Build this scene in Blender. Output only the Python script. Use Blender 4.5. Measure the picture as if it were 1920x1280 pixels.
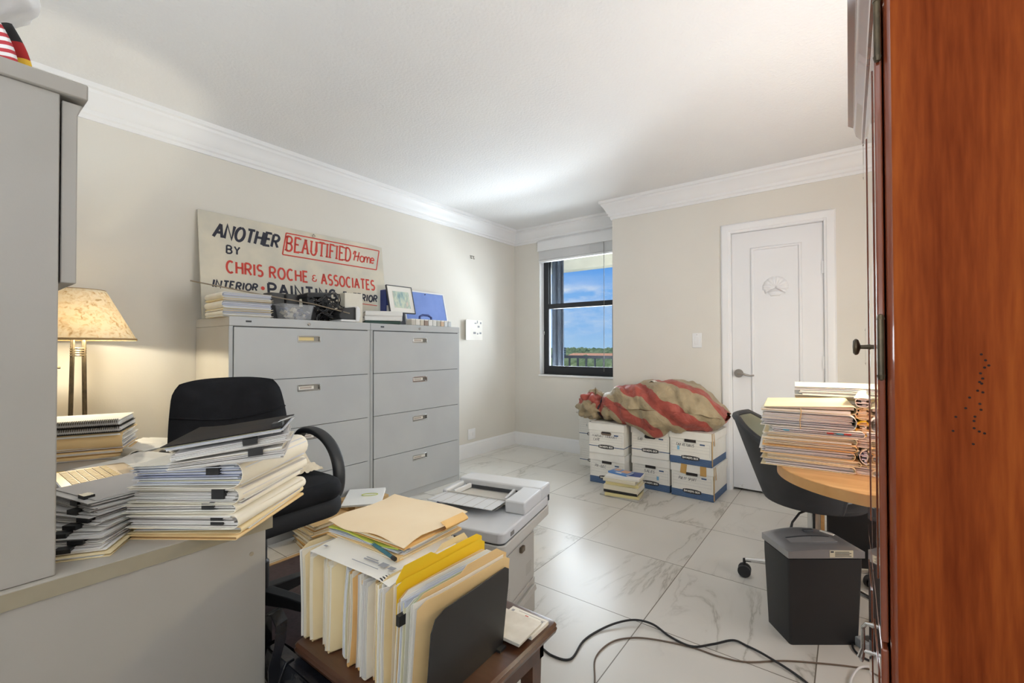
import bpy, bmesh, math, random
from mathutils import Vector, Matrix, Euler, noise
PI = math.pi
for o in list(bpy.data.objects): bpy.data.objects.remove(o)
sc = bpy.context.scene
COL = sc.collection
# ------------------------------------------------------------------ camera
H = 1.16
def cam_matrix():
    yaw, pit, rol = 0.645106898, 0.0120482085, -0.00259531078
    cy, sy, cp, sp = math.cos(yaw), math.sin(yaw), math.cos(pit), math.sin(pit)
    f = Vector((-sy*cp, cy*cp, sp)); r = Vector((cy, sy, 0)); u = r.cross(f)
    cr, sr = math.cos(rol), math.sin(rol)
    r2 = r*cr + u*sr; u2 = -r*sr + u*cr
    m = Matrix((r2, u2, -f)).transposed().to_4x4(); m.translation = Vector((0, 0, H)); return m
cd = bpy.data.cameras.new('camera'); cam = bpy.data.objects.new('camera', cd); COL.objects.link(cam)
cd.sensor_width = 36; cd.lens = 839.87/1920*36; cd.clip_start = .02; cd.clip_end = 6000
cam.matrix_world = cam_matrix(); sc.camera = cam
# ------------------------------------------------------------------ world: blue sky with clouds
w = bpy.data.worlds.new('sky'); sc.world = w; w.use_nodes = True
nt = w.node_tree; nt.nodes.clear()
def N(nt, t, **k):
    n = nt.nodes.new(t)
    for a, b in k.items():
        if a.startswith('i_'): n.inputs[int(a[2:])].default_value = b
        else: setattr(n, a, b)
    return n
def ramp(nt, stops):
    n = nt.nodes.new('ShaderNodeValToRGB'); e = n.color_ramp.elements
    while len(e) > 1: e.remove(e[-1])
    e[0].position = stops[0][0]; e[0].color = (*stops[0][1], 1)
    for p, c in stops[1:]:
        q = e.new(p); q.color = (*c, 1)
    return n
L = nt.links.new
tc = N(nt, 'ShaderNodeTexCoord'); sep = N(nt, 'ShaderNodeSeparateXYZ'); L(tc.outputs['Generated'], sep.inputs[0])
grad = ramp(nt, [(0, (.40, .64, .92)), (.03, (.34, .59, .94)), (.12, (.22, .50, .96)), (.17, (.13, .40, .93)), (.4, (.10, .32, .85)), (1, (.08, .26, .70))])
L(sep.outputs['Z'], grad.inputs[0])
mp = N(nt, 'ShaderNodeMapping'); mp.inputs['Scale'].default_value = (3.2, 3.2, 10.5); mp.inputs['Location'].default_value = (1.3, .4, .62)
L(tc.outputs['Generated'], mp.inputs[0])
cn = N(nt, 'ShaderNodeTexNoise'); cn.inputs['Scale'].default_value = 1.6; cn.inputs['Detail'].default_value = 8; cn.inputs['Roughness'].default_value = .58
L(mp.outputs[0], cn.inputs[0])
band = ramp(nt, [(0, (.1,)*3), (.03, (.5,)*3), (.085, (.7,)*3), (.108, (1,)*3), (.122, (1,)*3), (.138, (.25,)*3), (.16, (.05,)*3), (.5, (.1,)*3)])
L(sep.outputs['Z'], band.inputs[0])
cr_ = ramp(nt, [(.42, (0,)*3), (.60, (1,)*3)]); L(cn.outputs[0], cr_.inputs[0])
mul = N(nt, 'ShaderNodeMath', operation='MULTIPLY'); L(band.outputs[0], mul.inputs[0]); L(cr_.outputs[0], mul.inputs[1])
mixc = N(nt, 'ShaderNodeMixRGB'); L(mul.outputs[0], mixc.inputs[0]); L(grad.outputs[0], mixc.inputs[1]); mixc.inputs[2].default_value = (.95, .97, 1, 1)
bg = N(nt, 'ShaderNodeBackground'); bg.inputs[1].default_value = .88; L(mixc.outputs[0], bg.inputs[0])
wo = N(nt, 'ShaderNodeOutputWorld'); L(bg.outputs[0], wo.inputs[0])
# ------------------------------------------------------------------ sun, large lights, exposure
def light(name, kind, loc, energy, color=(1, 1, 1), rot=(0, 0, 0), **k):
    d = bpy.data.lights.new(name, kind); d.energy = energy; d.color = color
    for a, b in k.items(): setattr(d, a, b)
    o = bpy.data.objects.new(name, d); COL.objects.link(o); o.location = loc; o.rotation_euler = rot; return o
light('sun', 'SUN', (0, -20, 30), 3.0, (1, .96, .9), (math.radians(38), 0, math.radians(-25)), angle=.01)
COOL = (.885, .95, 1)
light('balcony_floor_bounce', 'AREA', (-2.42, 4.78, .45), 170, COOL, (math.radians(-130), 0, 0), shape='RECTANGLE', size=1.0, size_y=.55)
light('window_daylight', 'AREA', (-2.4, 4.6, 1.5), 46, COOL, (math.radians(-90), 0, 0), shape='RECTANGLE', size=.85, size_y=1.2)
light('side_fill', 'AREA', (.72, 2.1, 1.18), 37, COOL, (0, math.radians(90), 0), shape='RECTANGLE', size=1.2, size_y=1.0)  # added fill in front of the solid right wall, no window there
light('ceiling_fill', 'AREA', (-.45, -.75, 1.65), 12, COOL, (PI, 0, 0), shape='DISK', size=.5)  # added upward fill behind the camera, no floor lamp stands there
light('back_fill', 'AREA', (-.6, -1.45, 1.2), 44, COOL, (math.radians(150), 0, 0), shape='RECTANGLE', size=2.6, size_y=.5)  # added fill aimed up beside the solid back wall, no door there
vs = sc.view_settings
sc.display_settings.display_device = 'sRGB'; vs.view_transform = 'Standard'; vs.look = 'None'; vs.gamma = 1; vs.use_curve_mapping = False
vs.exposure = 0.05
sc.cycles.max_bounces = 10; sc.cycles.diffuse_bounces = 6
# ------------------------------------------------------------------ materials
MATS = {}
def mat(name, c, rough=.6, metal=0, c2=None, scale=8, bump=0, bscale=60, stretch=None, island=None, spec=.5, alpha=1, trans=0, sheen=0, coat=0, detail=3):
    """procedural principled material; c2 = second colour mixed by noise; island = colour stops picked per sheet"""
    if name in MATS: return MATS[name]
    m = bpy.data.materials.new(name); MATS[name] = m; m.use_nodes = True
    nt = m.node_tree; b = nt.nodes['Principled BSDF']; L = nt.links.new
    b.inputs['Base Color'].default_value = (*c, 1); b.inputs['Roughness'].default_value = rough; b.inputs['Metallic'].default_value = metal
    b.inputs['Specular IOR Level'].default_value = spec; b.inputs['Alpha'].default_value = alpha
    b.inputs['Transmission Weight'].default_value = trans; b.inputs['Coat Weight'].default_value = coat
    b.inputs['Sheen Weight'].default_value = sheen
    tc = nt.nodes.new('ShaderNodeTexCoord'); vec = tc.outputs['Object']
    if stretch:
        mp = nt.nodes.new('ShaderNodeMapping'); mp.inputs['Scale'].default_value = stretch; L(vec, mp.inputs[0]); vec = mp.outputs[0]
    if island:
        g = nt.nodes.new('ShaderNodeNewGeometry'); r = ramp(nt, island); r.color_ramp.interpolation = 'CONSTANT'
        L(g.outputs['Random Per Island'], r.inputs[0]); L(r.outputs[0], b.inputs['Base Color'])
    elif c2:
        n = nt.nodes.new('ShaderNodeTexNoise'); n.inputs['Scale'].default_value = scale; n.inputs['Detail'].default_value = detail
        L(vec, n.inputs[0]); r = ramp(nt, [(.35, c), (.65, c2)]); L(n.outputs[0], r.inputs[0]); L(r.outputs[0], b.inputs['Base Color'])
    if bump:
        n = nt.nodes.new('ShaderNodeTexNoise'); n.inputs['Scale'].default_value = bscale; n.inputs['Detail'].default_value = 3
        L(vec, n.inputs[0]); bp = nt.nodes.new('ShaderNodeBump'); bp.inputs['Strength'].default_value = bump; bp.inputs['Distance'].default_value = .01
        L(n.outputs[0], bp.inputs['Height']); L(bp.outputs[0], b.inputs['Normal'])
    return m
def srgb(r, g, b):
    f = lambda v: ((v/255+.055)/1.055)**2.4 if v > 10 else v/255/12.92
    return (f(r), f(g), f(b))
WALL = mat('wall_paint', srgb(219, 215, 207), .85, c2=srgb(216, 212, 204), scale=2, bump=.05, bscale=180)
WHITE = mat('white_trim_paint', srgb(232, 232, 233), .45, c2=srgb(229, 229, 230), scale=3)
DOORW = mat('white_door_paint', srgb(228, 228, 230), .4, c2=srgb(225, 225, 227), scale=2)
CEIL = mat('ceiling_texture_paint', srgb(232, 232, 232), .9, c2=srgb(229, 229, 230), scale=2, bump=.35, bscale=70)
GREY = mat('grey_cabinet_enamel', srgb(183, 186, 188), .42, c2=srgb(178, 181, 184), scale=4, bump=.02, bscale=300)
GREYD = mat('dark_gap', srgb(60, 62, 66), .6)
GREYLIT = mat('lamplit_cabinet_side', srgb(200, 196, 188), .5, c2=srgb(196, 191, 182), scale=4)  # grey enamel with the lamp's warm light mixed into the colour
DESK = mat('warm_grey_laminate', srgb(170, 167, 163), .5, c2=srgb(166, 163, 158), scale=3, bump=.02, bscale=250)
DESKE = mat('olive_grey_edge_band', srgb(158, 150, 132), .5, c2=srgb(150, 142, 124), scale=12)
DESKT = mat('warm_grey_desk_top', srgb(176, 170, 162), .35, c2=srgb(170, 165, 157), scale=5)
BLACK = mat('black_plastic', srgb(38, 38, 40), .45, c2=srgb(34, 34, 36), scale=8)
BLACKM = mat('black_enamel_plate', srgb(40, 40, 42), .38, c2=srgb(36, 36, 38), scale=6)
FABRIC = mat('black_navy_upholstery', srgb(27, 28, 33), .85, c2=srgb(20, 21, 25), scale=14, bump=.12, bscale=400, spec=.25)
LEATHER = mat('black_leather', srgb(34, 36, 44), .22, c2=srgb(24, 25, 29), scale=9, bump=.3, bscale=25)
CHROME = mat('chrome', srgb(205, 205, 205), .18, 1)
NICKEL = mat('brushed_nickel', srgb(165, 158, 150), .3, 1)
BRONZE = mat('dark_bronze', srgb(74, 66, 54), .4, .7, c2=srgb(98, 86, 68), scale=30)
ALU = mat('window_black_aluminium', srgb(34, 36, 41), .45)
PLAS = mat('printer_light_plastic', srgb(205, 206, 208), .45, c2=srgb(201, 202, 204), scale=3)
PLASD = mat('printer_beige_plastic', srgb(196, 193, 186), .5, c2=srgb(191, 188, 181), scale=3)
PAPER = mat('white_paper', srgb(236, 233, 226), .8, c2=srgb(230, 227, 220), scale=6)
SHEETS = mat('paper_sheets', (1, 1, 1), .85, island=[(0, srgb(236, 233, 228)), (.22, srgb(222, 220, 219)), (.4, srgb(240, 238, 234)), (.55, srgb(210, 206, 204)), (.65, srgb(238, 230, 212)), (.76, srgb(228, 226, 226)), (.9, srgb(205, 206, 214)), (.95, srgb(244, 242, 238))])
SHEETSB = mat('bluish_paper_sheets', (1, 1, 1), .85, island=[(0, srgb(222, 226, 236)), (.25, srgb(205, 210, 228)), (.45, srgb(232, 233, 236)), (.62, srgb(190, 196, 222)), (.72, srgb(228, 224, 196)), (.82, srgb(222, 225, 232)), (.93, srgb(198, 200, 208))])
SHEETSC = mat('cream_paper_sheets', (1, 1, 1), .85, island=[(0, srgb(238, 226, 200)), (.3, srgb(232, 215, 178)), (.5, srgb(240, 234, 220)), (.7, srgb(222, 208, 182)), (.85, srgb(243, 238, 228))])
MANILA = mat('manila_card', srgb(238, 208, 156), .75, c2=srgb(232, 200, 146), scale=7)
MANILAP = mat('pale_manila_card', srgb(241, 224, 184), .75, c2=srgb(237, 217, 172), scale=7)
MANILAO = mat('orange_manila_card', srgb(238, 196, 132), .75, c2=srgb(230, 186, 120), scale=7)
IVORY = mat('ivory_folder_card', srgb(248, 243, 231), .7, c2=srgb(243, 237, 222), scale=9)
YELLOW = mat('yellow_card', srgb(240, 204, 40), .7, c2=srgb(234, 196, 30), scale=6)
GREENC = mat('green_card', srgb(196, 208, 92), .7, c2=srgb(188, 200, 84), scale=6)
KRAFT = mat('kraft_card', srgb(196, 164, 116), .85, c2=srgb(188, 154, 106), scale=12)
INK = mat('dark_ink', srgb(44, 45, 58), .7)
RED = mat('red_ink', srgb(196, 66, 54), .7)
BLUEB = mat('blue_band_ink', srgb(62, 90, 128), .7, c2=srgb(56, 82, 120), scale=20)
LBLUE = mat('light_blue_ink', srgb(130, 180, 214), .7)
RULE = mat('grey_rule_ink', srgb(150, 152, 158), .8)
BOARD = mat('white_box_board', srgb(232, 230, 224), .8, c2=srgb(226, 223, 216), scale=6)
# ------------------------------------------------------------------ mesh builder
class MB:
    def __init__(s): s.v = []; s.f = []
    def add(s, vs, fs):
        k = len(s.v); s.v += [tuple(p) for p in vs]; s.f += [tuple(i+k for i in f) for f in fs]; return s
    def box(s, x0, x1, y0, y1, z0, z1):
        return s.add([(x0,y0,z0),(x1,y0,z0),(x1,y1,z0),(x0,y1,z0),(x0,y0,z1),(x1,y0,z1),(x1,y1,z1),(x0,y1,z1)],
                     [(0,3,2,1),(4,5,6,7),(0,1,5,4),(1,2,6,5),(2,3,7,6),(3,0,4,7)])
    def obox(s, c, size, rot=(0, 0, 0)):
        R = Euler(rot).to_matrix(); c = Vector(c); hx, hy, hz = (q/2 for q in size)
        vs = [c + R @ Vector((x*hx, y*hy, z*hz)) for z in (-1, 1) for x, y in ((-1,-1),(1,-1),(1,1),(-1,1))]
        return s.add(vs, [(0,3,2,1),(4,5,6,7),(0,1,5,4),(1,2,6,5),(2,3,7,6),(3,0,4,7)])
    def sections(s, rings, caps=True, closed=True):
        n = len(rings[0]); k = len(s.v); vs = [p for r in rings for p in r]; fs = []
        m = n if closed else n-1
        for i in range(len(rings)-1):
            for j in range(m):
                a = i*n+j; b = i*n+(j+1) % n; fs.append((a, b, b+n, a+n))
        if caps and closed: fs.append(tuple(range(n-1, -1, -1))); fs.append(tuple((len(rings)-1)*n+j for j in range(n)))
        return s.add(vs, fs)
    def tube(s, pts, r, n=8, caps=True):
        pts = [Vector(p) for p in pts]; rs = r if isinstance(r, (list, tuple)) else [r]*len(pts)
        rings = []; up = None
        for i, p in enumerate(pts):
            t = (pts[min(i+1, len(pts)-1)] - pts[max(i-1, 0)]).normalized()
            if up is None: up = t.orthogonal().normalized()
            up = (up - t*up.dot(t)).normalized() if (up - t*up.dot(t)).length > 1e-6 else t.orthogonal().normalized()
            sd = t.cross(up)
            rings.append([p + (up*math.cos(2*PI*j/n) + sd*math.sin(2*PI*j/n))*rs[i] for j in range(n)])
        return s.sections(rings, caps)
    def lathe(s, prof, n=24, c=(0, 0, 0), axis='z'):
        rings = []; prof = list(prof)
        if prof[0][0] > 1e-6: prof.append(prof[0])       # hollow profile: close the loop, no discs
        for r, z in prof:
            ring = []
            for j in range(n):
                a = 2*PI*j/n; x, y = r*math.cos(a), r*math.sin(a)
                p = {'z': (x, y, z), 'y': (x, z, -y), 'x': (z, x, y)}[axis]
                ring.append((c[0]+p[0], c[1]+p[1], c[2]+p[2]))
            rings.append(ring)
        return s.sections(rings, caps=False)
    def cyl(s, p0, p1, r0, r1=None, n=16):
        return s.tube([p0, p1], [r0, r0 if r1 is None else r1], n)
    def prism(s, poly, a0, a1, axis='z'):
        def P(u, v, a): return {'z': (u, v, a), 'y': (u, a, v), 'x': (a, u, v)}[axis]
        return s.sections([[P(u, v, a0) for u, v in poly], [P(u, v, a1) for u, v in poly]])
    def grid(s, fn, nu, nv, cu=False):
        vs = [fn(i/nu, j/nv) for i in range(nu+1) for j in range(nv+1)]
        fs = [(i*(nv+1)+j, (i+1)*(nv+1)+j, (i+1)*(nv+1)+j+1, i*(nv+1)+j+1) for i in range(nu) for j in range(nv)]
        return s.add(vs, fs)
    def plate(s, fn, nu, nv, t):
        """curved sheet with thickness t (fn gives the lower surface, offset along +z)"""
        lo = [Vector(fn(i/nu, j/nv)) for i in range(nu+1) for j in range(nv+1)]; n = len(lo)
        hi = [p + Vector((0, 0, t)) for p in lo]; q = lambda i, j: i*(nv+1)+j; fs = []
        for i in range(nu):
            for j in range(nv):
                fs.append((q(i,j), q(i,j+1), q(i+1,j+1), q(i+1,j))); fs.append((n+q(i,j), n+q(i+1,j), n+q(i+1,j+1), n+q(i,j+1)))
        for i in range(nu):
            fs.append((q(i,0), q(i+1,0), n+q(i+1,0), n+q(i,0))); fs.append((q(i+1,nv), q(i,nv), n+q(i,nv), n+q(i+1,nv)))
        for j in range(nv):
            fs.append((q(0,j+1), q(0,j), n+q(0,j), n+q(0,j+1))); fs.append((q(nu,j), q(nu,j+1), n+q(nu,j+1), n+q(nu,j)))
        return s.add(lo+hi, fs)
    def deform(s, fn, start=0):
        for i in range(start, len(s.v)): s.v[i] = tuple(fn(*s.v[i]))
        return s
def obj(name, mb, m, parent=None, bevel=0, seg=2, smooth=True, angle=35, loc=(0, 0, 0), sub=0, rot=(0, 0, 0)):
    me = bpy.data.meshes.new(name); me.from_pydata([tuple(v) for v in mb.v], [], mb.f)
    bm = bmesh.new(); bm.from_mesh(me); bmesh.ops.recalc_face_normals(bm, faces=bm.faces); bm.to_mesh(me); bm.free()
    me.materials.append(m)
    o = bpy.data.objects.new(name, me); COL.objects.link(o); o.location = loc; o.rotation_euler = rot
    if smooth:
        me.polygons.foreach_set('use_smooth', [True]*len(me.polygons)); me.set_sharp_from_angle(angle=math.radians(angle))
    if bevel:
        b = o.modifiers.new('bevel', 'BEVEL'); b.width = bevel; b.segments = seg; b.limit_method = 'ANGLE'; b.angle_limit = math.radians(40); b.harden_normals = False
    if sub:
        b = o.modifiers.new('sub', 'SUBSURF'); b.levels = sub; b.render_levels = sub
    if parent: o.parent = parent
    return o
def tag(o, label, cat, group=None, kind=None):
    o['label'] = label; o['category'] = cat
    if group: o['group'] = group
    if kind: o['kind'] = kind
    return o
def thing(name, label, cat, loc=(0, 0, 0), rz=0, group=None, rot=None):
    o = bpy.data.objects.new(name, None); COL.objects.link(o); o.location = loc; o.rotation_euler = rot or (0, 0, rz); o.empty_display_size = .05
    return tag(o, label, cat, group)
def struct(name, mb, m, **k):
    o = obj(name, mb, m, **k); o['kind'] = 'structure'; return o
def rrect(x0, x1, y0, y1, r, n=5):
    pts = []
    for cx, cy, a0 in ((x1-r, y0+r, -90), (x1-r, y1-r, 0), (x0+r, y1-r, 90), (x0+r, y0+r, 180)):
        for i in range(n+1):
            a = math.radians(a0 + 90*i/n); pts.append((cx+r*math.cos(a), cy+r*math.sin(a)))
    return pts
# ------------------------------------------------------------------ painted lettering (stroke letters as flat ribbons)
def arc(cx, cy, rx, ry, a0, a1, n=9):
    return [(cx+rx*math.cos(math.radians(a0+(a1-a0)*i/n)), cy+ry*math.sin(math.radians(a0+(a1-a0)*i/n))) for i in range(n+1)]
GL = {
'A': (.62, [[(0,0),(.31,1)], [(.31,1),(.62,0)], [(.12,.36),(.5,.36)]]),
'B': (.52, [[(0,0),(0,1)], [(0,1)]+arc(.25,.76,.24,.24,90,-90)+[(0,.52)], [(0,.52)]+arc(.26,.26,.27,.26,90,-90)+[(0,0)]]),
'C': (.58, [arc(.31,.5,.31,.5,52,308,14)]),
'D': (.56, [[(0,0),(0,1)], [(0,1)]+arc(.2,.5,.37,.5,90,-90,12)+[(0,0)]]),
'E': (.44, [[(.44,1),(0,1),(0,0),(.44,0)], [(0,.53),(.36,.53)]]),
'F': (.44, [[(.44,1),(0,1),(0,0)], [(0,.53),(.36,.53)]]),
'G': (.6, [arc(.31,.5,.31,.5,52,330,14), [(.34,.45),(.6,.45),(.6,.1)]]),
'H': (.54, [[(0,0),(0,1)], [(.54,0),(.54,1)], [(0,.52),(.54,.52)]]),
'I': (.06, [[(.03,0),(.03,1)]]),
'K': (.5, [[(0,0),(0,1)], [(.48,1),(0,.42)], [(.16,.58),(.5,0)]]),
'L': (.42, [[(0,1),(0,0),(.42,0)]]),
'M': (.66, [[(0,0),(.05,1),(.33,.25),(.61,1),(.66,0)]]),
'N': (.54, [[(0,0),(0,1),(.54,0),(.54,1)]]),
'O': (.64, [arc(.32,.5,.32,.5,90,450,20)]),
'P': (.5, [[(0,0),(0,1)], [(0,1)]+arc(.24,.74,.26,.26,90,-90)+[(0,.48)]]),
'R': (.54, [[(0,0),(0,1)], [(0,1)]+arc(.24,.74,.26,.26,90,-90)+[(0,.48)], [(.22,.48),(.52,0)]]),
'S': (.48, [arc(.24,.75,.22,.25,40,200,8)+arc(.25,.26,.24,.26,110,-140,10)]),
'T': (.56, [[(0,1),(.56,1)], [(.28,1),(.28,0)]]),
'U': (.54, [[(0,1),(0,.28)]+arc(.27,.28,.27,.28,180,360,10)+[(.54,.28),(.54,1)]]),
'X': (.52, [[(0,0),(.52,1)], [(0,1),(.52,0)]]),
'Y': (.54, [[(0,1),(.27,.5),(.54,1)], [(.27,.5),(.27,0)]]),
'&': (.6, [arc(.32,.75,.24,.24,50,250,8)+[(.30,.52)], [(.30,.52)]+arc(.30,.26,.28,.26,120,320,9)+[(.56,.42)]]),
'-': (.34, [[(0,.45),(.34,.45)]]),
'o': (.4, [arc(.2,.24,.2,.24,90,450,14)]),
'm': (.66, [[(0,0),(.05,.48)], [(.03,.2)]+arc(.2,.3,.13,.18,150,0,6)+[(.33,0)], [(.33,.2)]+arc(.49,.3,.13,.18,150,0,6)+[(.63,.04),(.7,.06)]]),
'e': (.42, [[(.02,.24),(.36,.3)]+arc(.21,.26,.18,.22,15,320,12)]),
'h': (.7, [[(0,.05),(.12,.02),(.22,.98)], [(.0,.62)]+arc(.12,.82,.12,.16,180,20,5)], ),
' ': (.3, []),
}
GL['H2'] = (.74, [[(.04,.02),(.2,1)], [(.5,0),(.66,1)], [(-.1,.66)]+arc(.12,.86,.14,.14,190,10,5), [(.1,.46),(.62,.54),(.74,.5)]])
def ribbon(mb, pts, wd, place, z):
    pts = [Vector(p) for p in pts]; n = len(pts); lo = []; hi = []
    for i, p in enumerate(pts):
        d0 = (pts[i]-pts[i-1]).normalized() if i else None; d1 = (pts[i+1]-pts[i]).normalized() if i < n-1 else None
        d = ((d0 or d1)+(d1 or d0)); d = d.normalized() if d.length > .1 else (d1 or d0)
        nn = Vector((-d.y, d.x)); k = 1.0
        if d0 and d1: k = min(1.6, 1/max(.5, abs(nn.dot(Vector((-d0.y, d0.x))))))
        ext = Vector((0, 0))
        lo.append(p+nn*wd/2*k); hi.append(p-nn*wd/2*k)
    vs = [place(q.x, q.y, z) for q in lo] + [place(q.x, q.y, z) for q in hi]
    mb.add(vs, [(i, i+1, n+i+1, n+i) for i in range(n-1)])
def text(mb, s, u0, u1, v0, v1, place, wd=.12, shear=0, gap=.2, serif=0, jit=0, z=0, seed=1):
    """letters of s fitted between u0..u1, baseline v0, cap height v1-v0; place(u, v, z) -> 3D"""
    rnd = random.Random(seed); tot = sum(GL[c][0] for c in s) + gap*(len(s)-1)
    h = v1-v0; sx = (u1-u0-shear*h)/tot; x = 0
    for i, c in enumerate(s):
        wdt, strokes = GL[c]; jx, jy, js = (rnd.uniform(-1, 1)*jit for _ in range(3))
        def T(p, x=x): 
            yy = p[1]*(1+js)+jy; return (u0 + (x+p[0]+jx)*sx + shear*h*yy, v0 + yy*h)
        for st in strokes:
            ribbon(mb, [T(p) for p in st], wd*h, place, z + (i % 3)*1e-5)
            if serif:
                for p in (st[0], st[-1]):
                    if (abs(p[1]) < .02 or abs(p[1]-1) < .02):
                        q = (p[0], .96 if p[1] > .5 else .04)
                        ribbon(mb, [T((q[0]-serif, q[1])), T((q[0]+serif, q[1]))], wd*h*.75, place, z+2e-5)
        x += wdt + gap
# ================================================================== the room
XL, YW, YD, XJ, XR, YB, ZC = -3.219, 4.336, 3.985, -1.797, .75, -1.6, 2.54
def floor_material():
    m = bpy.data.materials.new('marble_tile'); m.use_nodes = True; nt = m.node_tree; b = nt.nodes['Principled BSDF']; L = nt.links.new
    M_ = lambda op, a, b2=None: _m(nt, op, a, b2)
    g = nt.nodes.new('ShaderNodeNewGeometry'); s = nt.nodes.new('ShaderNodeSeparateXYZ'); L(g.outputs['Position'], s.inputs[0])
    fx = M_('DIVIDE', M_('ADD', s.outputs[0], .7225+6), .6015); fy = M_('DIVIDE', M_('ADD', s.outputs[1], -1.8537+6), .5985)
    ix, iy = M_('FLOOR', fx), M_('FLOOR', fy)
    def edge(f): 
        q = M_('FRACT', f); return M_('MINIMUM', q, M_('SUBTRACT', 1.0, q))
    e = M_('MINIMUM', edge(fx), edge(fy)); grout = M_('LESS_THAN', e, .0033)
    cmb = nt.nodes.new('ShaderNodeCombineXYZ'); L(ix, cmb.inputs[0]); L(iy, cmb.inputs[1])
    wn = nt.nodes.new('ShaderNodeTexWhiteNoise'); L(cmb.outputs[0], wn.inputs[0])
    sc_ = nt.nodes.new('ShaderNodeVectorMath'); sc_.operation = 'SCALE'; sc_.inputs['Scale'].default_value = 7; L(wn.outputs['Color'], sc_.inputs[0])
    ad = nt.nodes.new('ShaderNodeVectorMath'); ad.operation = 'ADD'; L(sc_.outputs[0], ad.inputs[0]); L(g.outputs['Position'], ad.inputs[1])
    rot = nt.nodes.new('ShaderNodeMapping'); rot.inputs['Rotation'].default_value = (0, 0, math.radians(35)); rot.inputs['Scale'].default_value = (2.6, .75, 1); L(ad.outputs[0], rot.inputs[0])
    n1 = nt.nodes.new('ShaderNodeTexNoise'); n1.inputs['Scale'].default_value = 1.25; n1.inputs['Detail'].default_value = 6; n1.inputs['Roughness'].default_value = .6; n1.inputs['Distortion'].default_value = .5; L(rot.outputs[0], n1.inputs[0])
    v = M_('ABSOLUTE', M_('SUBTRACT', n1.outputs[0], .5))
    rv = ramp(nt, [(0, (.75,)*3), (.006, (.4,)*3), (.022, (.06,)*3), (.05, (0,)*3)]); L(v, rv.inputs[0])
    n2 = nt.nodes.new('ShaderNodeTexNoise'); n2.inputs['Scale'].default_value = 1.5; n2.inputs['Detail'].default_value = 2; L(ad.outputs[0], n2.inputs[0])
    r2 = ramp(nt, [(.42, (0,)*3), (.62, (1,)*3)]); L(n2.outputs[0], r2.inputs[0])
    vm = M_('MULTIPLY', rv.outputs[0], r2.outputs[0])
    cl = ramp(nt, [(.3, srgb(219, 216, 209)), (.7, srgb(208, 204, 196))]); L(n2.outputs[0], cl.inputs[0])
    mx = nt.nodes.new('ShaderNodeMixRGB'); L(vm, mx.inputs[0]); L(cl.outputs[0], mx.inputs[1]); mx.inputs[2].default_value = (*srgb(150, 145, 132), 1)
    mg = nt.nodes.new('ShaderNodeMixRGB'); L(grout, mg.inputs[0]); L(mx.outputs[0], mg.inputs[1]); mg.inputs[2].default_value = (*srgb(112, 104, 92), 1)
    L(mg.outputs[0], b.inputs['Base Color']); b.inputs['Roughness'].default_value = .28; b.inputs['Specular IOR Level'].default_value = .28
    bp = nt.nodes.new('ShaderNodeBump'); bp.inputs['Strength'].default_value = .3; bp.inputs['Distance'].default_value = .002; bp.invert = True; L(grout, bp.inputs['Height']); L(bp.outputs[0], b.inputs['Normal'])
    return m
def _m(nt, op, a, b=None):
    n = nt.nodes.new('ShaderNodeMath'); n.operation = op
    for i, q in enumerate((a, b)):
        if q is None: continue
        if isinstance(q, (int, float)): n.inputs[i].default_value = q
        else: nt.links.new(q, n.inputs[i])
    return n.outputs[0]
struct('floor', MB().box(XL-.12, XR+.12, YB-.12, YW+.14, -.12, 0), floor_material(), smooth=False)
struct('ceiling', MB().box(XL-.12, XR+.12, -4.2, YW+.14, ZC, ZC+.14), CEIL, smooth=False)  # extended past the back wall as an unseen overhang to block sun
struct('wall_left', MB().box(XL-.12, XL, YB-.12, YW+.14, 0, ZC), WALL, smooth=False)
WX0, WX1, WZ0, WZ1 = -2.86, -1.93, .845, 2.345
struct('wall_far', MB().box(XL, WX0, YW, YW+.14, 0, ZC).box(WX1, XJ+.1, YW, YW+.14, 0, ZC).box(WX0, WX1, YW, YW+.14, 0, WZ0).box(WX0, WX1, YW, YW+.14, WZ1, ZC), WALL, smooth=False)
DX0, DX1, DZ = -.765, -.14, 2.08
struct('wall_door', MB().box(XJ, DX0, YD, YD+.11, 0, ZC).box(DX1, XR, YD, YD+.11, 0, ZC).box(DX0, DX1, YD, YD+.11, DZ, ZC), WALL, smooth=False)
struct('wall_jog', MB().box(XJ, XJ+.1, YD+.11, YW, 0, ZC), WALL, smooth=False)
struct('wall_closet', MB().box(XJ+.1, XR, YD+.25, YD+.3, 0, ZC), GREYD, smooth=False)
struct('wall_right', MB().box(XR, XR+.12, YB-.12, YW+.14, 0, ZC), WALL, smooth=False)
struct('wall_back', MB().box(XL, XR, YB-.12, YB, 0, ZC), WALL, smooth=False)
# crown moulding and baseboards, mitred at the corners
PATH = [(XL, YB), (XL, YW), (XJ, YW), (XJ, YD), (XR, YD), (XR, YB)]
CROWN = [(0, -.168), (.012, -.168), (.016, -.150), (.026, -.142), (.030, -.122), (.040, -.112), (.050, -.085), (.068, -.055), (.078, -.045), (.082, -.030), (.096, -.024), (.100, 0), (0, 0)]
BASE = [(0, 0), (.016, 0), (.016, .112), (.013, .120), (.013, .128), (.008, .138), (.006, .146), (0, .146)]
def miter(i):
    d0 = Vector(PATH[i])-Vector(PATH[i-1]) if i > 0 else None; d1 = Vector(PATH[i+1])-Vector(PATH[i]) if i < len(PATH)-1 else None
    n0 = Vector((d0.y, -d0.x)).normalized() if d0 else Vector((0, 0)); n1 = Vector((d1.y, -d1.x)).normalized() if d1 else Vector((0, 0))
    if d0 and d1: return n0+n1
    return n0+n1
NAMES = ['left', 'far', 'jog', 'door', 'right']
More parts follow.
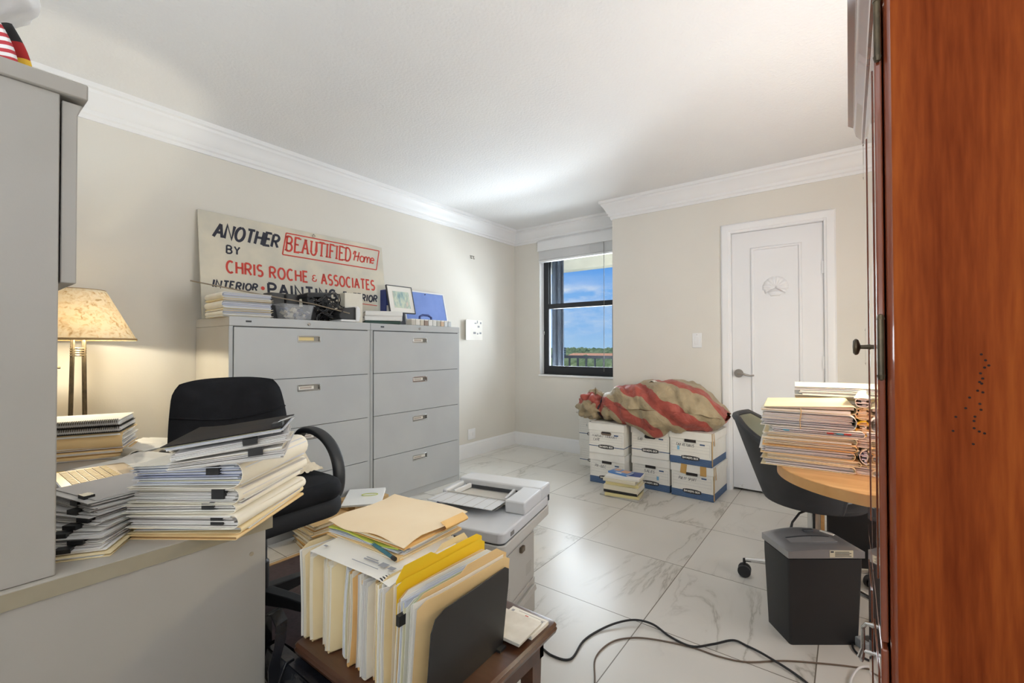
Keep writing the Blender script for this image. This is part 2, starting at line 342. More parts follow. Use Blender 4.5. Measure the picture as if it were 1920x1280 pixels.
def run(i, prof, z, gap=None):
    rings = []
    for k in (i, i+1):
        mm = miter(k); rings.append([(PATH[k][0]+mm.x*a, PATH[k][1]+mm.y*a, z+b) for a, b in prof])
    return rings
for i in range(5):
    struct('trim_%d' % (i+1), MB().sections(run(i, CROWN, ZC-.0005)), WHITE, angle=25)
    if NAMES[i] != 'door': struct('baseboard_'+NAMES[i], MB().sections(run(i, BASE, 0)), WHITE, angle=25)
mb = MB(); r = run(3, BASE, 0)
for a, b2 in ((None, DX0-.075), (DX1+.075, None)):
    r0 = r[0] if a is None else [(a, y, z) for x, y, z in r[0]]; r1 = r[1] if b2 is None else [(b2, y, z) for x, y, z in r[1]]
    mb.sections([r0, r1])
struct('baseboard_door', mb, WHITE, angle=25)
# ------------------------------------------------------------------ closet door
d = MB().box(DX0+.004, DX1-.004, YD+.018, YD+.055, .018, DZ-.004)
door = struct('door_1', d, DOORW, bevel=.002)
cas = [(0, 0), (.0, .010), (.012, .013), (.018, .018), (.05, .022), (.062, .020), (.072, .012), (.072, 0)]
def casing(mb, p):   # p: list of (x, z) inside corners, profile widens outward
    n = len(p); rings = []
    for i, (x, z) in enumerate(p):
        sx = -1 if x < (DX0+DX1)/2 else 1; sz = 1 if i in (1, 2) else 0
        rings.append([(x+sx*a, YD-b, z+sz*a) for a, b in cas])
    return mb.sections(rings)
struct('door_casing', casing(MB(), [(DX0, 0), (DX0, DZ), (DX1, DZ), (DX1, 0)]), WHITE, parent=door, angle=25)
struct('door_jamb', MB().box(DX0, DX0+.003, YD, YD+.11, 0, DZ).box(DX1-.003, DX1, YD, YD+.11, 0, DZ).box(DX0, DX1, YD, YD+.11, DZ-.003, DZ), WHITE, parent=door)
mb = MB(); px0, px1, pz0, pz1, wd = -.625, -.278, .2, 1.945, .024
mo = [(0, 0), (.004, .010), (.012, .013), (.020, .010), (.024, 0)]
rings = []
for x, z, sx, sz in ((px0, pz0, -1, -1), (px0, pz1, -1, 1), (px1, pz1, 1, 1), (px1, pz0, 1, -1), (px0, pz0, -1, -1)):
    rings.append([(x+sx*(a-.024), YD+.018-b, z+sz*(a-.024)) for a, b in mo])
struct('panel_moulding', mb.sections(rings, caps=False), DOORW, parent=door, angle=50)
# scallop shell ornament
mb = MB(); cx, cz = -.453, 1.615
def shell(u, v):
    a = math.radians(-32 + 244*u); k = v
    R = (.088 if .1 < u < .9 else .08)*(1+.025*abs(math.cos(u*PI*11)))
    rr = R*k; dome = .02*(1-(2*k-1)**2)**.5 if k < 1 else 0
    rib = .0028*math.cos(u*2*PI*11)*k*(1-k**8)
    return (cx+rr*math.cos(a), YD+.018-max(0, dome+rib*(1 if k < .98 else 0)), cz+rr*math.sin(a)*1.0)
mb.grid(shell, 88, 10)
mb.add([(cx-.052, YD+.018, cz-.03), (cx+.052, YD+.018, cz-.03), (cx+.034, YD+.006, cz-.058), (cx-.034, YD+.006, cz-.058), (cx+.030, YD+.018, cz-.066), (cx-.030, YD+.018, cz-.066), (cx, YD+.002, cz-.03)], [(0, 3, 6), (3, 2, 6), (2, 1, 6), (3, 5, 4, 2), (0, 5, 3), (1, 2, 4)])
struct('shell_ornament', mb, DOORW, parent=door, angle=60)
hx, hz = -.715, .942
ho = struct('door_handle', MB().lathe([(0, -.006), (.033, -.006), (.034, .002), (.030, .010), (.016, .014), (.012, .020), (.012, .048), (0, .048)], 28, (hx, YD+.012, hz), 'y'), NICKEL, parent=door)
struct('lever', MB().tube([(hx, YD-.034, hz), (hx+.03, YD-.040, hz+.001), (hx+.06, YD-.040, hz-.008), (hx+.09, YD-.038, hz-.014), (hx+.118, YD-.037, hz-.010)], [.010, .009, .008, .007, .006], 10), NICKEL, parent=ho)
for z in (1.74, 1.04, .25):
    struct('hinge', MB().cyl((DX1, YD+.010, z-.045), (DX1, YD+.010, z+.045), .008).box(DX1-.016, DX1+.016, YD+.006, YD+.018, z-.045, z+.045), WHITE, parent=door)
struct('strike', MB().box(DX0-.002, DX0+.003, YD+.008, YD+.018, hz-.03, hz+.03), NICKEL, parent=door)
struct('door_stop', MB().cyl((-.70, YD+.02, .05), (-.70, YD-.04, .05), .006, n=10).lathe([(0, 0), (.011, 0), (.011, .012), (0, .012)], 12, (-.70, YD-.052, .05), 'y'), WHITE, parent=door)
# ------------------------------------------------------------------ window with raised blind
def glass_mat():
    m = bpy.data.materials.new('window_glass'); m.use_nodes = True; nt = m.node_tree; nt.nodes.clear()
    t = nt.nodes.new('ShaderNodeBsdfTransparent'); g = nt.nodes.new('ShaderNodeBsdfGlossy'); g.inputs['Roughness'].default_value = .02
    mx = nt.nodes.new('ShaderNodeMixShader'); fr = nt.nodes.new('ShaderNodeFresnel'); fr.inputs[0].default_value = 1.3; t.inputs[0].default_value = (.95, .97, .98, 1)
    nt.links.new(fr.outputs[0], mx.inputs[0]); nt.links.new(t.outputs[0], mx.inputs[1]); nt.links.new(g.outputs[0], mx.inputs[2])
    o = nt.nodes.new('ShaderNodeOutputMaterial'); nt.links.new(mx.outputs[0], o.inputs[0]); return m
GLASS = glass_mat()
y0 = YW+.085
def frame(x0, x1, z0, z1, ya, yb, l, r, b, t):
    return MB().box(x0, x0+l, ya, yb, z0, z1).box(x1-r, x1, ya, yb, z0, z1).box(x0+l, x1-r, ya, yb, z0, z0+b).box(x0+l, x1-r, ya, yb, z1-t, z1)
win = struct('window_1', frame(WX0+.0, WX1, WZ0, WZ1, y0, y0+.05, .07, .045, .045, .05), ALU, bevel=.002)
struct('upper_sash', frame(WX0+.07, WX1-.045, 1.60, WZ1-.05, y0+.025, y0+.045, .012, .02, .05, .02), ALU, parent=win)
struct('lower_sash', frame(WX0+.045, WX1-.045, WZ0+.02, 1.655, y0-.005, y0+.022, .03, .022, .075, .055), ALU, parent=win)
struct('pane', MB().box(WX0+.08, WX1-.05, y0+.034, y0+.038, 1.65, WZ1-.06), GLASS, parent=win)
struct('pane', MB().box(WX0+.07, WX1-.06, y0+.008, y0+.012, WZ0+.09, 1.61), GLASS, parent=win)
struct('sash_lock', MB().box(WX0-.0, WX0+.02, y0-.014, y0-.005, 1.30, 1.34).box(WX0+.002, WX0+.014, y0-.022, y0-.012, 1.315, 1.345), CHROME, parent=win)
struct('window_reveal', MB().box(WX0, WX0+.003, YW-.001, y0, WZ0, WZ1).box(WX1-.003, WX1, YW-.001, y0, WZ0, WZ1).box(WX0, WX1, YW-.001, y0, WZ1-.003, WZ1), WHITE, parent=win)
struct('window_sill', MB().box(WX0-.012, WX1+.012, YW-.014, y0, WZ0-.022, WZ0), WHITE, parent=win, bevel=.004)
bl = thing('window_blind', 'white horizontal blind raised to the top of the window', 'blind', (0, 0, 0))
obj('valance', MB().box(WX0-.008, WX1+.008, YW-.035, YW-.028, 2.262, 2.372).box(WX0-.008, WX1+.008, YW-.042, YW-.028, 2.255, 2.268), WHITE, bl, bevel=.003)
obj('headrail', MB().box(WX0+.006, WX1-.006, YW-.024, YW+.03, 2.29, 2.335), WHITE, bl)
mb = MB()
for i in range(26): mb.box(WX0+.008, WX1-.008, YW-.024, YW+.026, 2.158+i*.0048, 2.158+i*.0048+.0033)
obj('slat_stack', mb, WHITE, bl, smooth=False)
obj('bottom_rail', MB().box(WX0+.006, WX1-.006, YW-.026, YW+.028, 2.132, 2.154), WHITE, bl, bevel=.004)
obj('tilt_wand', MB().tube([(-2.035, YW-.034, 2.26), (-2.035, YW-.035, 1.5), (-2.04, YW-.035, .90)], .0028, 6), mat('clear_grey_wand', srgb(120, 118, 112), .4), bl)
obj('pull_cord', MB().tube([(-2.20, YW-.034, 2.26), (-2.20, YW-.034, 2.13), (-2.198, YW-.034, 2.12)], .0022, 6), WHITE, bl)
# ------------------------------------------------------------------ light switch, wall outlets, hook, notice
sw = thing('light_switch', 'white rocker light switch on the wall left of the white door', 'switch', (-1.031, YD, 1.211))
obj('cover_plate', MB().box(-.038, .038, -.006, 0, -.062, .062), WHITE, sw, bevel=.003)
obj('rocker', MB().box(-.018, .018, -.010, -.006, -.034, .034), WHITE, sw, bevel=.0015)
obj('screw', MB().lathe([(0, 0), (.003, 0), (.003, .001), (0, .001)], 8, (0, -.007, .048), 'y'), NICKEL, sw)
ot = thing('wall_outlet', 'white double wall outlet low on the left wall above the baseboard', 'outlet', (XL, 3.555, .235))
obj('cover_plate', MB().box(0, .006, -.058, .058, -.055, .055), WHITE, ot, bevel=.003)
for s in (-1, 1): obj('socket', MB().prism(rrect(s*.026-.016, s*.026+.016, -.018, .018, .008), .006, .009, 'x'), WHITE, ot)
hk = thing('wall_hook', 'small metal double picture hook left on the wall beyond the sign', 'hook', (XL, 3.57, 2.125))
obj('nail_plate', MB().box(0, .003, -.034, .034, .004, .012), NICKEL, hk)
for s in (-1, 1): obj('prong', MB().tube([(.003, s*.02, .008), (.004, s*.02, -.018), (.012, s*.02, -.024), (.018, s*.02, -.016)], .003, 6), NICKEL, hk)
nb = thing('wall_notice', 'curled white printed notice sheet taped to the wall beyond the cabinets', 'notice', (XL, 3.585, 1.35))
obj('sheet', MB().grid(lambda u, v: (.002+.045*max(0, .35-u)**2*6, -.15+.30*u, -.115+.215*v-.02*max(0, .12-u)*(4 if v > .8 else 0)), 16, 6), PAPER, nb)
mb = MB(); P = lambda u, v, z: (.0035+z, u, v)
for (u, v, a, b2) in ((.02, .06, .03, .012), (.06, .065, .012, .03), (.07, .02, .03, .02), (.0, -.05, .04, .022), (.06, -.055, .02, .016), (.1, -.05, .03, .02), (.11, .06, .02, .02)):
    mb.box(.0034, .0042, u, u+a, v, v+b2)
obj('print_marks', mb, RULE, nb)
# ------------------------------------------------------------------ balcony and the view
DKB = mat('dark_blue_shutter_metal', srgb(44, 52, 66), .5, c2=srgb(58, 68, 84), scale=5)
STUC = mat('beige_stucco', srgb(206, 200, 184), .9, c2=srgb(200, 194, 178), scale=6, bump=.2, bscale=90)
struct('balcony_slab', MB().box(-5.2, .9, YW+.14, 6.0, -.25, -.05), STUC, smooth=False)
struct('balcony_soffit', MB().box(-5.2, .9, YW+.14, 6.0, ZC, ZC+.14).box(-5.2, .9, 5.8, 6.0, 2.30, ZC), STUC, smooth=False)
sh = thing('storm_shutter', 'folded dark blue accordion storm shutter outside the window at left', 'shutter', (-2.905, 4.66, -.05))
mb = MB()
for i in range(5): mb.obox((.022+i*.036, 0, 1.28), (.055, .012, 2.5), (0, 0, (.9 if i % 2 else -.9)))
obj('blade_stack', mb, DKB, sh, smooth=False); obj('floor_track', MB().box(-.05, .2, -.04, .04, 0, .03), DKB, sh); obj('top_track', MB().box(-.05, .2, -.04, .04, 2.53, 2.585), DKB, sh)
rl = thing('balcony_railing', 'black metal balcony railing seen through the window', 'railing', (-2.9, 5.7, -.05))
obj('top_rail', MB().box(-2.2, 3.6, -.03, .03, 1.045, 1.085), ALU, rl); obj('bottom_rail', MB().box(-2.2, 3.6, -.02, .02, .06, .10), ALU, rl)
for i in range(42): obj('baluster', MB().box(-2.1+i*.135-.011, -2.1+i*.135+.011, -.011, .011, .0 if i % 8 == 0 else .08, 1.05), ALU, rl, smooth=False)
LAND = mat('distant_green_land', srgb(120, 140, 84), .95, c2=srgb(150, 150, 110), scale=.02)
struct('ground_plane', MB().box(-1500, 1200, 12, 2600, -27, -26), LAND, smooth=False)
rnd = random.Random(4); mb = MB()
def blob(mb, c, r, hgt, n=7):
    rings = []; k0 = rnd.random()*9
    for a, b2 in ((.15, 0), (.8, .18), (1, .48), (.75, .8), (.2, 1)):
        rings.append([(c[0]+r*a*math.cos(2*PI*j/n+k0)*rnd.uniform(.75, 1.2), c[1]+r*a*math.sin(2*PI*j/n+k0)*rnd.uniform(.75, 1.2), c[2]+hgt*b2*rnd.uniform(.9, 1.1)) for j in range(n)])
    mb.sections(rings)
for i in range(1700):
    y = 430+1900*rnd.random()**2; x = -y*rnd.uniform(.40, .66)
    if 545 < y < 790 and x > -y*.625: continue
    r = rnd.uniform(5, 9)*(1+y/2500); blob(mb, (x, y, -26), r, r*rnd.uniform(1.0, 1.5))
for i in range(260):
    y = 560+215*rnd.random(); x = -y*rnd.uniform(.42, .60)
    if any(abs(x-bx) < 75 and abs(y-by) < 34 for bx, by in ((-330, 700), (-372, 625), (-300, 600))): continue
    r = rnd.uniform(3, 6); blob(mb, (x, y, -26), r, r*1.3)
tr = obj('distant_treetops', mb, mat('tree_green', srgb(74, 96, 58), .9, c2=srgb(128, 140, 92), scale=.05), smooth=False); tag(tr, 'green treetops far below, filling the view through the window', 'trees', kind='stuff')
for (x, y, wx, wy, h, roof, lab) in ((-330, 700, 120, 40, 12, srgb(214, 150, 108), 'long distant building with an orange tiled roof among the trees'), (-300, 600, 60, 30, 9, srgb(222, 170, 130), 'lower distant building with a pale orange roof nearer the railing')):
    b = thing('distant_building', lab, 'building', (x, y, -26))
    obj('walls', MB().box(-wx/2, wx/2, -wy/2, wy/2, 0, h), STUC, b, smooth=False)
    obj('roof', MB().prism([(-wy/2-1, h), (wy/2+1, h), (0, h+4)], -wx/2-1, wx/2+1, 'x'), mat('roof_%d' % int(y), roof, .9), b, smooth=False)
dt = thing('distant_tower', 'grey distant tower block at the left edge of the window view', 'building', (-372, 625, -26))
obj('walls', MB().box(-6, 6, -6, 6, 0, 26), mat('tower_grey', srgb(104, 108, 118), .9), dt, smooth=False)
mb = MB()
for i in range(7): mb.box(-6.1, 6.1, -6.1, 6.1, 2+i*3.4, 3.2+i*3.4)
obj('balconies', mb, STUC, dt, smooth=False)
# ================================================================== lateral file cabinets
def card(name, parent, x, y, z, lines, c):
    pass
def file_cabinet(y0, label, first):
    W_, D_, H_ = .910, .48, 1.333; t = thing('lateral_file_cabinet', label, 'filing cabinet', (XL+.005, y0, 0), 0, 'lateral file cabinets')
    b = MB().box(0, D_, 0, W_, .0, H_-.052)
    obj('body', b, GREYLIT if first else GREY, t, bevel=.003)
    obj('top_rail', MB().box(0, D_+.006, 0, W_, H_-.052, H_), GREYLIT if first else GREY, t, bevel=.004)
    obj('front_frame', MB().box(D_, D_+.006, 0, .02, 0, H_-.052).box(D_, D_+.006, W_-.02, W_, 0, H_-.052).box(D_, D_+.006, .02, W_-.02, 0, .05), GREY, t, bevel=.001)
    obj('top_front', MB().box(D_+.0062, D_+.009, 0, W_, H_-.05, H_-.001), GREY, t, bevel=.001)
    obj('drawer_gap', MB().box(D_, D_+.002, .02, W_-.02, .05, H_-.052), GREYD, t, smooth=False)
    n = 4; z0, z1 = .052, H_-.056; h = (z1-z0)/n
    for i in range(n):
        a, c = z0+i*h+.002, z0+(i+1)*h-.002; hw, hh = .075, .021; zc = c-.062; yc = W_/2
        xf = D_+.0145
        m = MB()
        m.box(D_+.003, xf, .023, yc-hw, a, c).box(D_+.003, xf, yc+hw, W_-.023, a, c).box(D_+.003, xf, yc-hw, yc+hw, a, zc-hh).box(D_+.003, xf, yc-hw, yc+hw, zc+hh, c)
        dr = obj('drawer', m, GREY, t)
        obj('pull', frame_x(yc-hw, yc+hw, zc-hh, zc+hh, D_+.004, xf+.0015, .007), CHROME, dr, bevel=.001)
        obj('pull_recess', MB().box(D_+.003, D_+.005, yc-hw+.006, yc+hw-.006, zc-hh+.006, zc+hh-.006), mat('pull_grey', srgb(140, 138, 134), .35, .6), dr, smooth=False)
        obj('label_card', MB().box(D_+.005, D_+.0065, yc-hw+.012, yc+(.035 if i else .06), zc-.010, zc+.011), mat('tan_card', srgb(226, 205, 150), .7) if first and i == 3 else PAPER, dr, smooth=False)
        if not (first and i == 3): obj('label_print', MB().box(D_+.0065, D_+.007, yc-hw+.02, yc+.02, zc-.006, zc+.006), mat('faded_print', srgb(186, 176, 168), .8), dr, smooth=False)
    obj('lock', MB().lathe([(0, 0), (.011, 0), (.011, .006), (.008, .009), (0, .009)], 18, (D_+.008, W_/2, H_-.026), 'x'), CHROME, t)
    obj('name_badge', MB().box(D_+.009, D_+.0105, .085, .115, H_-.029, H_-.019), GREYD, t, smooth=False)
    return t
def frame_x(y0, y1, z0, z1, xa, xb, w):
    return MB().box(xa, xb, y0, y0+w, z0, z1).box(xa, xb, y1-w, y1, z0, z1).box(xa, xb, y0+w, y1-w, z0, z0+w).box(xa, xb, y0+w, y1-w, z1-w, z1)
file_cabinet(1.033, 'grey four-drawer lateral file cabinet with a lamplight-toned side, nearest the desk lamp', True)
file_cabinet(1.946, 'grey four-drawer lateral file cabinet on the right, nearer the window', False)
ZT = 1.3345
# ------------------------------------------------------------------ painted sign leaning on the wall
sa = math.atan2(.09, .679)
sg = thing('painted_sign', 'weathered white painted advertising board with red and black lettering, leaning on the wall', 'sign', (-3.112, 1.033, ZT), rot=(0, -sa, 0))
SIGNM = mat('weathered_sign_white', srgb(214, 206, 188), .75, c2=srgb(196, 192, 180), scale=5, bump=.1, bscale=40, detail=6)
def sgn_panel():
    m = MB(); m.prism([(0, 0), (1.36, 0), (1.362, .3), (1.363, .684), (1.3, .688), (.6, .687), (.004, .688), (0, .684)], -.009, 0, 'x')
    return m
obj('board', sgn_panel(), SIGNM, sg, bevel=.0015)
pl = lambda u, v, z: (.0008+z, u, v)
def word(col, *a, **k):
    mb = MB(); text(mb, *a, **k); obj('lettering', mb, col, sg, smooth=False)
word(INK, 'ANOTHER', .078, .500, .527, .618, pl, .19, .26, .20, seed=2, jit=.02)
word(INK, 'BY', .151, .230, .433, .484, pl, .2, .06, .3)
rd = MB(); q = [(.507, .483), (1.289, .481), (1.332, .652), (.543, .646)]
for a, b2 in zip(q, q[1:]+q[:1]): ribbon(rd, [a, b2], .009, pl, .0)
obj('red_border', rd, RED, sg, smooth=False)
word(RED, 'BEAUTIFIED', .535, 1.058, .516, .625, pl, .125, .13, .30, serif=.15)
rd = MB()
for g, x, h in [('H2', 1.076, .088), ('o', 1.134, .115), ('m', 1.172, .115), ('e', 1.232, .115)]:
    for st in GL[g][1]:
        ribbon(rd, [(x+p[0]*h*.80+p[1]*h*.14, .528+p[1]*h*.90) for p in st], .011, pl, .0)
obj('lettering', rd, RED, sg, smooth=False)
for s_, u0, u1, v0, v1 in (('CHRIS', .147, .366, .306, .382), ('ROCHE', .412, .680, .304, .381), ('&', .714, .750, .316, .362), ('ASSOCIATES', .786, 1.256, .303, .382)):
    word(RED, s_, u0, u1, v0, v1, pl, .175, .03, .25)
word(INK, 'INTERIOR', .064, .330, .203, .248, pl, .25, .2, .26, jit=.03)
word(INK, 'PAINTING', .398, .900, .186, .264, pl, .22, 0, .26)
word(INK, 'EXTERIOR', .957, 1.276, .203, .256, pl, .25, .2, .26, jit=.03)
for u, v in ((.361, .225), (.936, .227)): obj('red_dot', MB().add([pl(u+.013*math.cos(a*PI/8), v+.013*math.sin(a*PI/8), 0) for a in range(16)], [tuple(range(16))]), RED, sg, smooth=False)
rd = MB(); ribbon(rd, [(.955, .184), (1.268, .172)], .006, pl, 0); obj('red_underline', rd, RED, sg, smooth=False)
obj('hanging_eye', MB().tube([(.004, .748+.010*math.cos(a), .665+.010*math.sin(a)) for a in [i*PI/6 for i in range(13)]], .002, 6).cyl((-.002, .748, .676), (.006, .748, .676), .004, n=8), NICKEL, sg)
# ================================================================== paper generators
def sheets(mb, w, l, h, n, rnd, jit=.004, rot=.01, z0=0, k=6, w_out=0):
    """n sheets of paper as thin slabs; x = width, y = length (k segments so the pile can be bent)"""
    t = h/n
    for i in range(n):
        cx, cy, a = rnd.gauss(0, jit), rnd.gauss(0, jit), rnd.gauss(0, rot); ca, sa = math.cos(a), math.sin(a)
        z = z0+i*t; tt = t*rnd.uniform(.6, .92)
        ww, ll = w*rnd.uniform(.985, 1), l*rnd.uniform(.985, 1); rings = []
        for x in [ww*(j/k-.5) for j in range(k+1)]:
            ring = []
            for y, zz in ((-ll/2, z), (ll/2, z), (ll/2, z+tt), (-ll/2, z+tt)): ring.append((cx+x*ca-y*sa, cy+x*sa+y*ca, zz))
            rings.append(ring)
        mb.sections(rings)
    return mb
def cover(mb, w, l, h, rnd, over=.006, t=.0012, bulge=1.0, lip=0):
    """folded card: bottom flap, rounded spine at +x, top flap"""
    path = [(-w/2-over+lip, 0), (0, 0), (w/2-h*.35, 0)]
    for i in range(1, 8):
        a = -PI/2+PI*i/8; path.append((w/2-h*.35+h*.5*bulge*math.cos(a), h/2+h/2*math.sin(a)))
    path += [(w/2-h*.35, h), (0, h), (-w/2-over*rnd.uniform(-1, 1), h)]
    n = len(path); inn = []
    for i, p in enumerate(path):
        a = Vector(path[max(0, i-1)]); b = Vector(path[min(n-1, i+1)]); d = (b-a).normalized(); inn.append((p[0]-d.y*t, p[1]+d.x*t))
    ks = 6; rings = []
    for j in range(ks+1):
        y = -l/2-over+(l+2*over)*j/ks
        rings.append([(a, y, b) for a, b in path] + [(a, y, b) for a, b in reversed(inn)])
    return mb.sections(rings)
def clip_mesh(mb, x, y, z, ax, hgt=.012, wd=.025, dep=.014):
    """black binder clip biting an edge; ax = direction the clip points outwards ('x','-x','y','-y')"""
    o = len(mb.v)
    mb.box(-dep, .003, -wd/2, wd/2, -hgt/2-.002, hgt/2+.002)
    def f(a, b, c):
        if ax == 'x': p = (a, b, c)
        elif ax == '-x': p = (-a, -b, c)
        elif ax == 'y': p = (-b, a, c)
        else: p = (b, -a, c)
        return (p[0]+x, p[1]+y, p[2]+z)
    return mb.deform(f, o)
def folder(label, loc, rz, w, l, h, card, ms=SHEETS, n=10, seed=1, group=None, wedge=.25, clip=None, bend=None, jit=.004, name='file_folder', cat='folder', cov=True, over=.006, rot=.01, bow=0, tilt=None):
    """a folder (or loose bundle): cover with a rounded spine at +x, sheets inside, maybe a clip at the -y edge"""
    rnd = random.Random(seed); t = thing(name, label, cat, loc, rz, group, rot=tilt)
    def df(x, y, z):
        z2 = z*(1-wedge*(.5-x/w)) + bow*(x/w)**2
        return (x, y, z2) if bend is None else bend(x, y, z2)
    if cov: obj('cover', cover(MB(), w, l, h, rnd, over).deform(df), card, t, angle=50)
    obj('pages', sheets(MB(), w*.985, l*.97, h*.9 if cov else h, n, rnd, jit, rot, h*.05 if cov else 0).deform(lambda x, y, z: df(x, y, z)), ms, t, smooth=False)
    for c in (clip or []):
        obj('binder_clip', clip_mesh(MB(), c[0]*w/2, c[1]*l/2, h*c[3], c[2], h*.55, .028, .016).deform(df), BLACK, t, smooth=False)
    return t
def order(i, n):
    if i == 0: return 'lowest'
    if i == n-1: return 'topmost'
    return ['second', 'third', 'fourth', 'fifth', 'sixth', 'seventh', 'eighth', 'ninth', 'tenth', 'eleventh'][i-1] + ' from the bottom'
# ------------------------------------------------------------------ things on the left cabinet
z = ZT
hs = [.008, .024, .012, .044, .010, .036]; cols = [IVORY, IVORY, MANILAP, IVORY, MANILAP, IVORY]
for i, h in enumerate(hs):
    folder('ivory folder of papers on the left file cabinet, %s of its stack' % order(i, len(hs)), (-2.895, 1.150, z), math.radians(-93), .26, .28, h, cols[i], SHEETSB, max(4, int(h/.003)), 40+i, 'folders stacked on the left file cabinet', wedge=.1, rot=.012, clip=[(.3, -1, '-y', .5)] if i == 1 else None, jit=.003)
    z += h*1.0+.001
rod = obj('metal_rod', MB().tube([(-2.985, .93, 1.541), (-2.86, 1.28, 1.480), (-2.775, 1.54, 1.442), (-2.715, 1.77, 1.390)], .004, 8), mat('dull_brass_rod', srgb(150, 138, 120), .4, .6)); tag(rod, 'long thin metal rod lying across the papers and the cables', 'rod')
def speaker_box(lab, y, g):
    t = thing('small_speaker', lab, 'speaker', (-2.97, y, ZT+.004), .06, g)
    obj('cabinet', MB().box(-.05, .05, -.044, .044, 0, .172), mat('charcoal_speaker', srgb(72, 72, 72), .6), t, bevel=.006)
    obj('grille', MB().box(.05, .054, -.038, .038, .008, .164), mat('grille_grey', srgb(88, 88, 88), .8, bump=.4, bscale=500), t, bevel=.002)
speaker_box('grey small speaker box standing right beside the folder stack on the left cabinet', 1.385, 'small speakers on the left cabinet')
speaker_box('grey small speaker box standing nearer the tangle of black cables', 1.485, 'small speakers on the left cabinet')
TUB = mat('frosted_plastic', srgb(222, 225, 230), .35, alpha=.20, spec=.5)
tb = thing('plastic_tub', 'frosted clear plastic tub of small parts at the cabinet front edge', 'tub', (-2.80, 1.435, ZT), 0)
def tubring(s, z): return [(x, y, z) for x, y in rrect(-.06*s, .06*s, -.105*s, .105*s, .02)]
obj('tub', MB().sections([tubring(.82, .002), tubring(.84, .0), tubring(.97, .084), tubring(1.03, .087), tubring(1.03, .094), tubring(.95, .092), tubring(.80, .005)]), TUB, tb, angle=30)
rnd = random.Random(5); mb = MB()
for i in range(60): mb.obox((rnd.uniform(-.036, .036), rnd.uniform(-.07, .07), rnd.uniform(.012, .066)), (rnd.uniform(.012, .03), rnd.uniform(.012, .036), rnd.uniform(.008, .022)), (rnd.uniform(-1, 1), rnd.uniform(-1, 1), rnd.uniform(-2, 2)))
pc = obj('small_parts', mb, mat('mixed_parts', (1, 1, 1), .6, island=[(0, srgb(70, 80, 110)), (.3, srgb(150, 150, 150)), (.55, srgb(60, 60, 66)), (.8, srgb(190, 180, 160))]), None, smooth=False, loc=(-2.80, 1.435, ZT)); tag(pc, 'jumble of small blue and grey parts inside the frosted tub', 'small parts', kind='stuff')
# cable tangle
rnd = random.Random(8); mb = MB()
for c in range(26):
    pts = []; cx, cy = rnd.uniform(-2.93, -2.78), rnd.uniform(1.58, 1.80); r = rnd.uniform(.04, .09); a0 = rnd.uniform(0, 6); zz = rnd.uniform(.02, .155); tl = rnd.uniform(-.9, .9)
    for i in range(30):
        a = a0+i*.42; rr = r*(1+.25*math.sin(i*.9+c)); pts.append((max(-3.0, min(-2.785, cx+rr*.8*math.cos(a))), max(1.545, min(1.84, cy+rr*math.sin(a))), ZT+max(.006, zz+.05*math.sin(a+tl)*tl+.02*math.sin(i*1.3))))
    mb.tube(pts, .0032, 5)
cb = obj('cable_tangle', mb, BLACK); tag(cb, 'tangled heap of black cables on the left file cabinet', 'cables', kind='stuff')
ps = thing('black_power_adapter', 'dark angular dock lying on top of the cable heap', 'electronics', (-2.87, 1.61, ZT+.158), rot=(.10, -.1, .2))
obj('housing', MB().sections([[(x, y, 0) for x, y in rrect(-.05, .05, -.10, .10, .01)], [(x*1.02, y*1.02, .022) for x, y in rrect(-.05, .05, -.10, .10, .01)], [(x*.9, y*.9, .03) for x, y in rrect(-.05, .05, -.10, .10, .01)]]), BLACK, ps, angle=30)
obj('prop_foot', MB().obox((.01, -.07, -.075), (.05, .05, .15)).obox((.0, .06, -.075), (.04, .06, .15)), BLACK, ps, smooth=False)
bb = thing('black_box', 'low black box behind the frosted tub beside the folders', 'box', (-2.885, 1.42, ZT))
obj('carton', MB().box(-.03, .03, -.10, .13, 0, .085), BLACK, bb, bevel=.003); obj('flap', MB().obox((.0, .015, .09), (.06, .225, .004), (0, .12, 0)), BLACK, bb, smooth=False)
rt = thing('router', 'black and silver wedge-shaped device at the right end of the cables', 'electronics', (-2.785, 1.765, ZT), math.radians(8))
prof = [(-.075, .022), (-.05, .012), (.062, .010), (.070, .02), (.070, .095), (.055, .105), (-.04, .085), (-.075, .05)]
obj('body', MB().prism(prof, -.05, .056, 'x').deform(lambda x, y, z: (x, y, z)), BLACK, rt, bevel=.006)
obj('silver_bezel', MB().prism([(.05, .0), (.085, .004), (.098, .05), (.094, .10), (.072, .112), (.06, .1), (.06, .012)], -.052, .064, 'x'), mat('silver_plastic', srgb(222, 222, 224), .3), rt, bevel=.005)
obj('silver_base', MB().prism([(-.07, .0), (.07, .0), (.07, .016), (-.06, .014)], -.055, .06, 'x'), mat('silver_plastic', srgb(222, 222, 224), .3), rt, bevel=.004)
obj('button', MB().box(.058, .0615, .078, .088, .03, .07), GREYD, rt, bevel=.001)
wb = obj('white_carton', MB().box(-.055, .055, -.068, .068, 0, .212), mat('cream_carton', srgb(226, 222, 210), .7, c2=srgb(221, 216, 203), scale=8), bevel=.003, loc=(-2.885, 1.885, ZT), rot=(0, 0, math.radians(-6))); tag(wb, 'plain white upright carton in front of the sign, right end of the left cabinet', 'box')
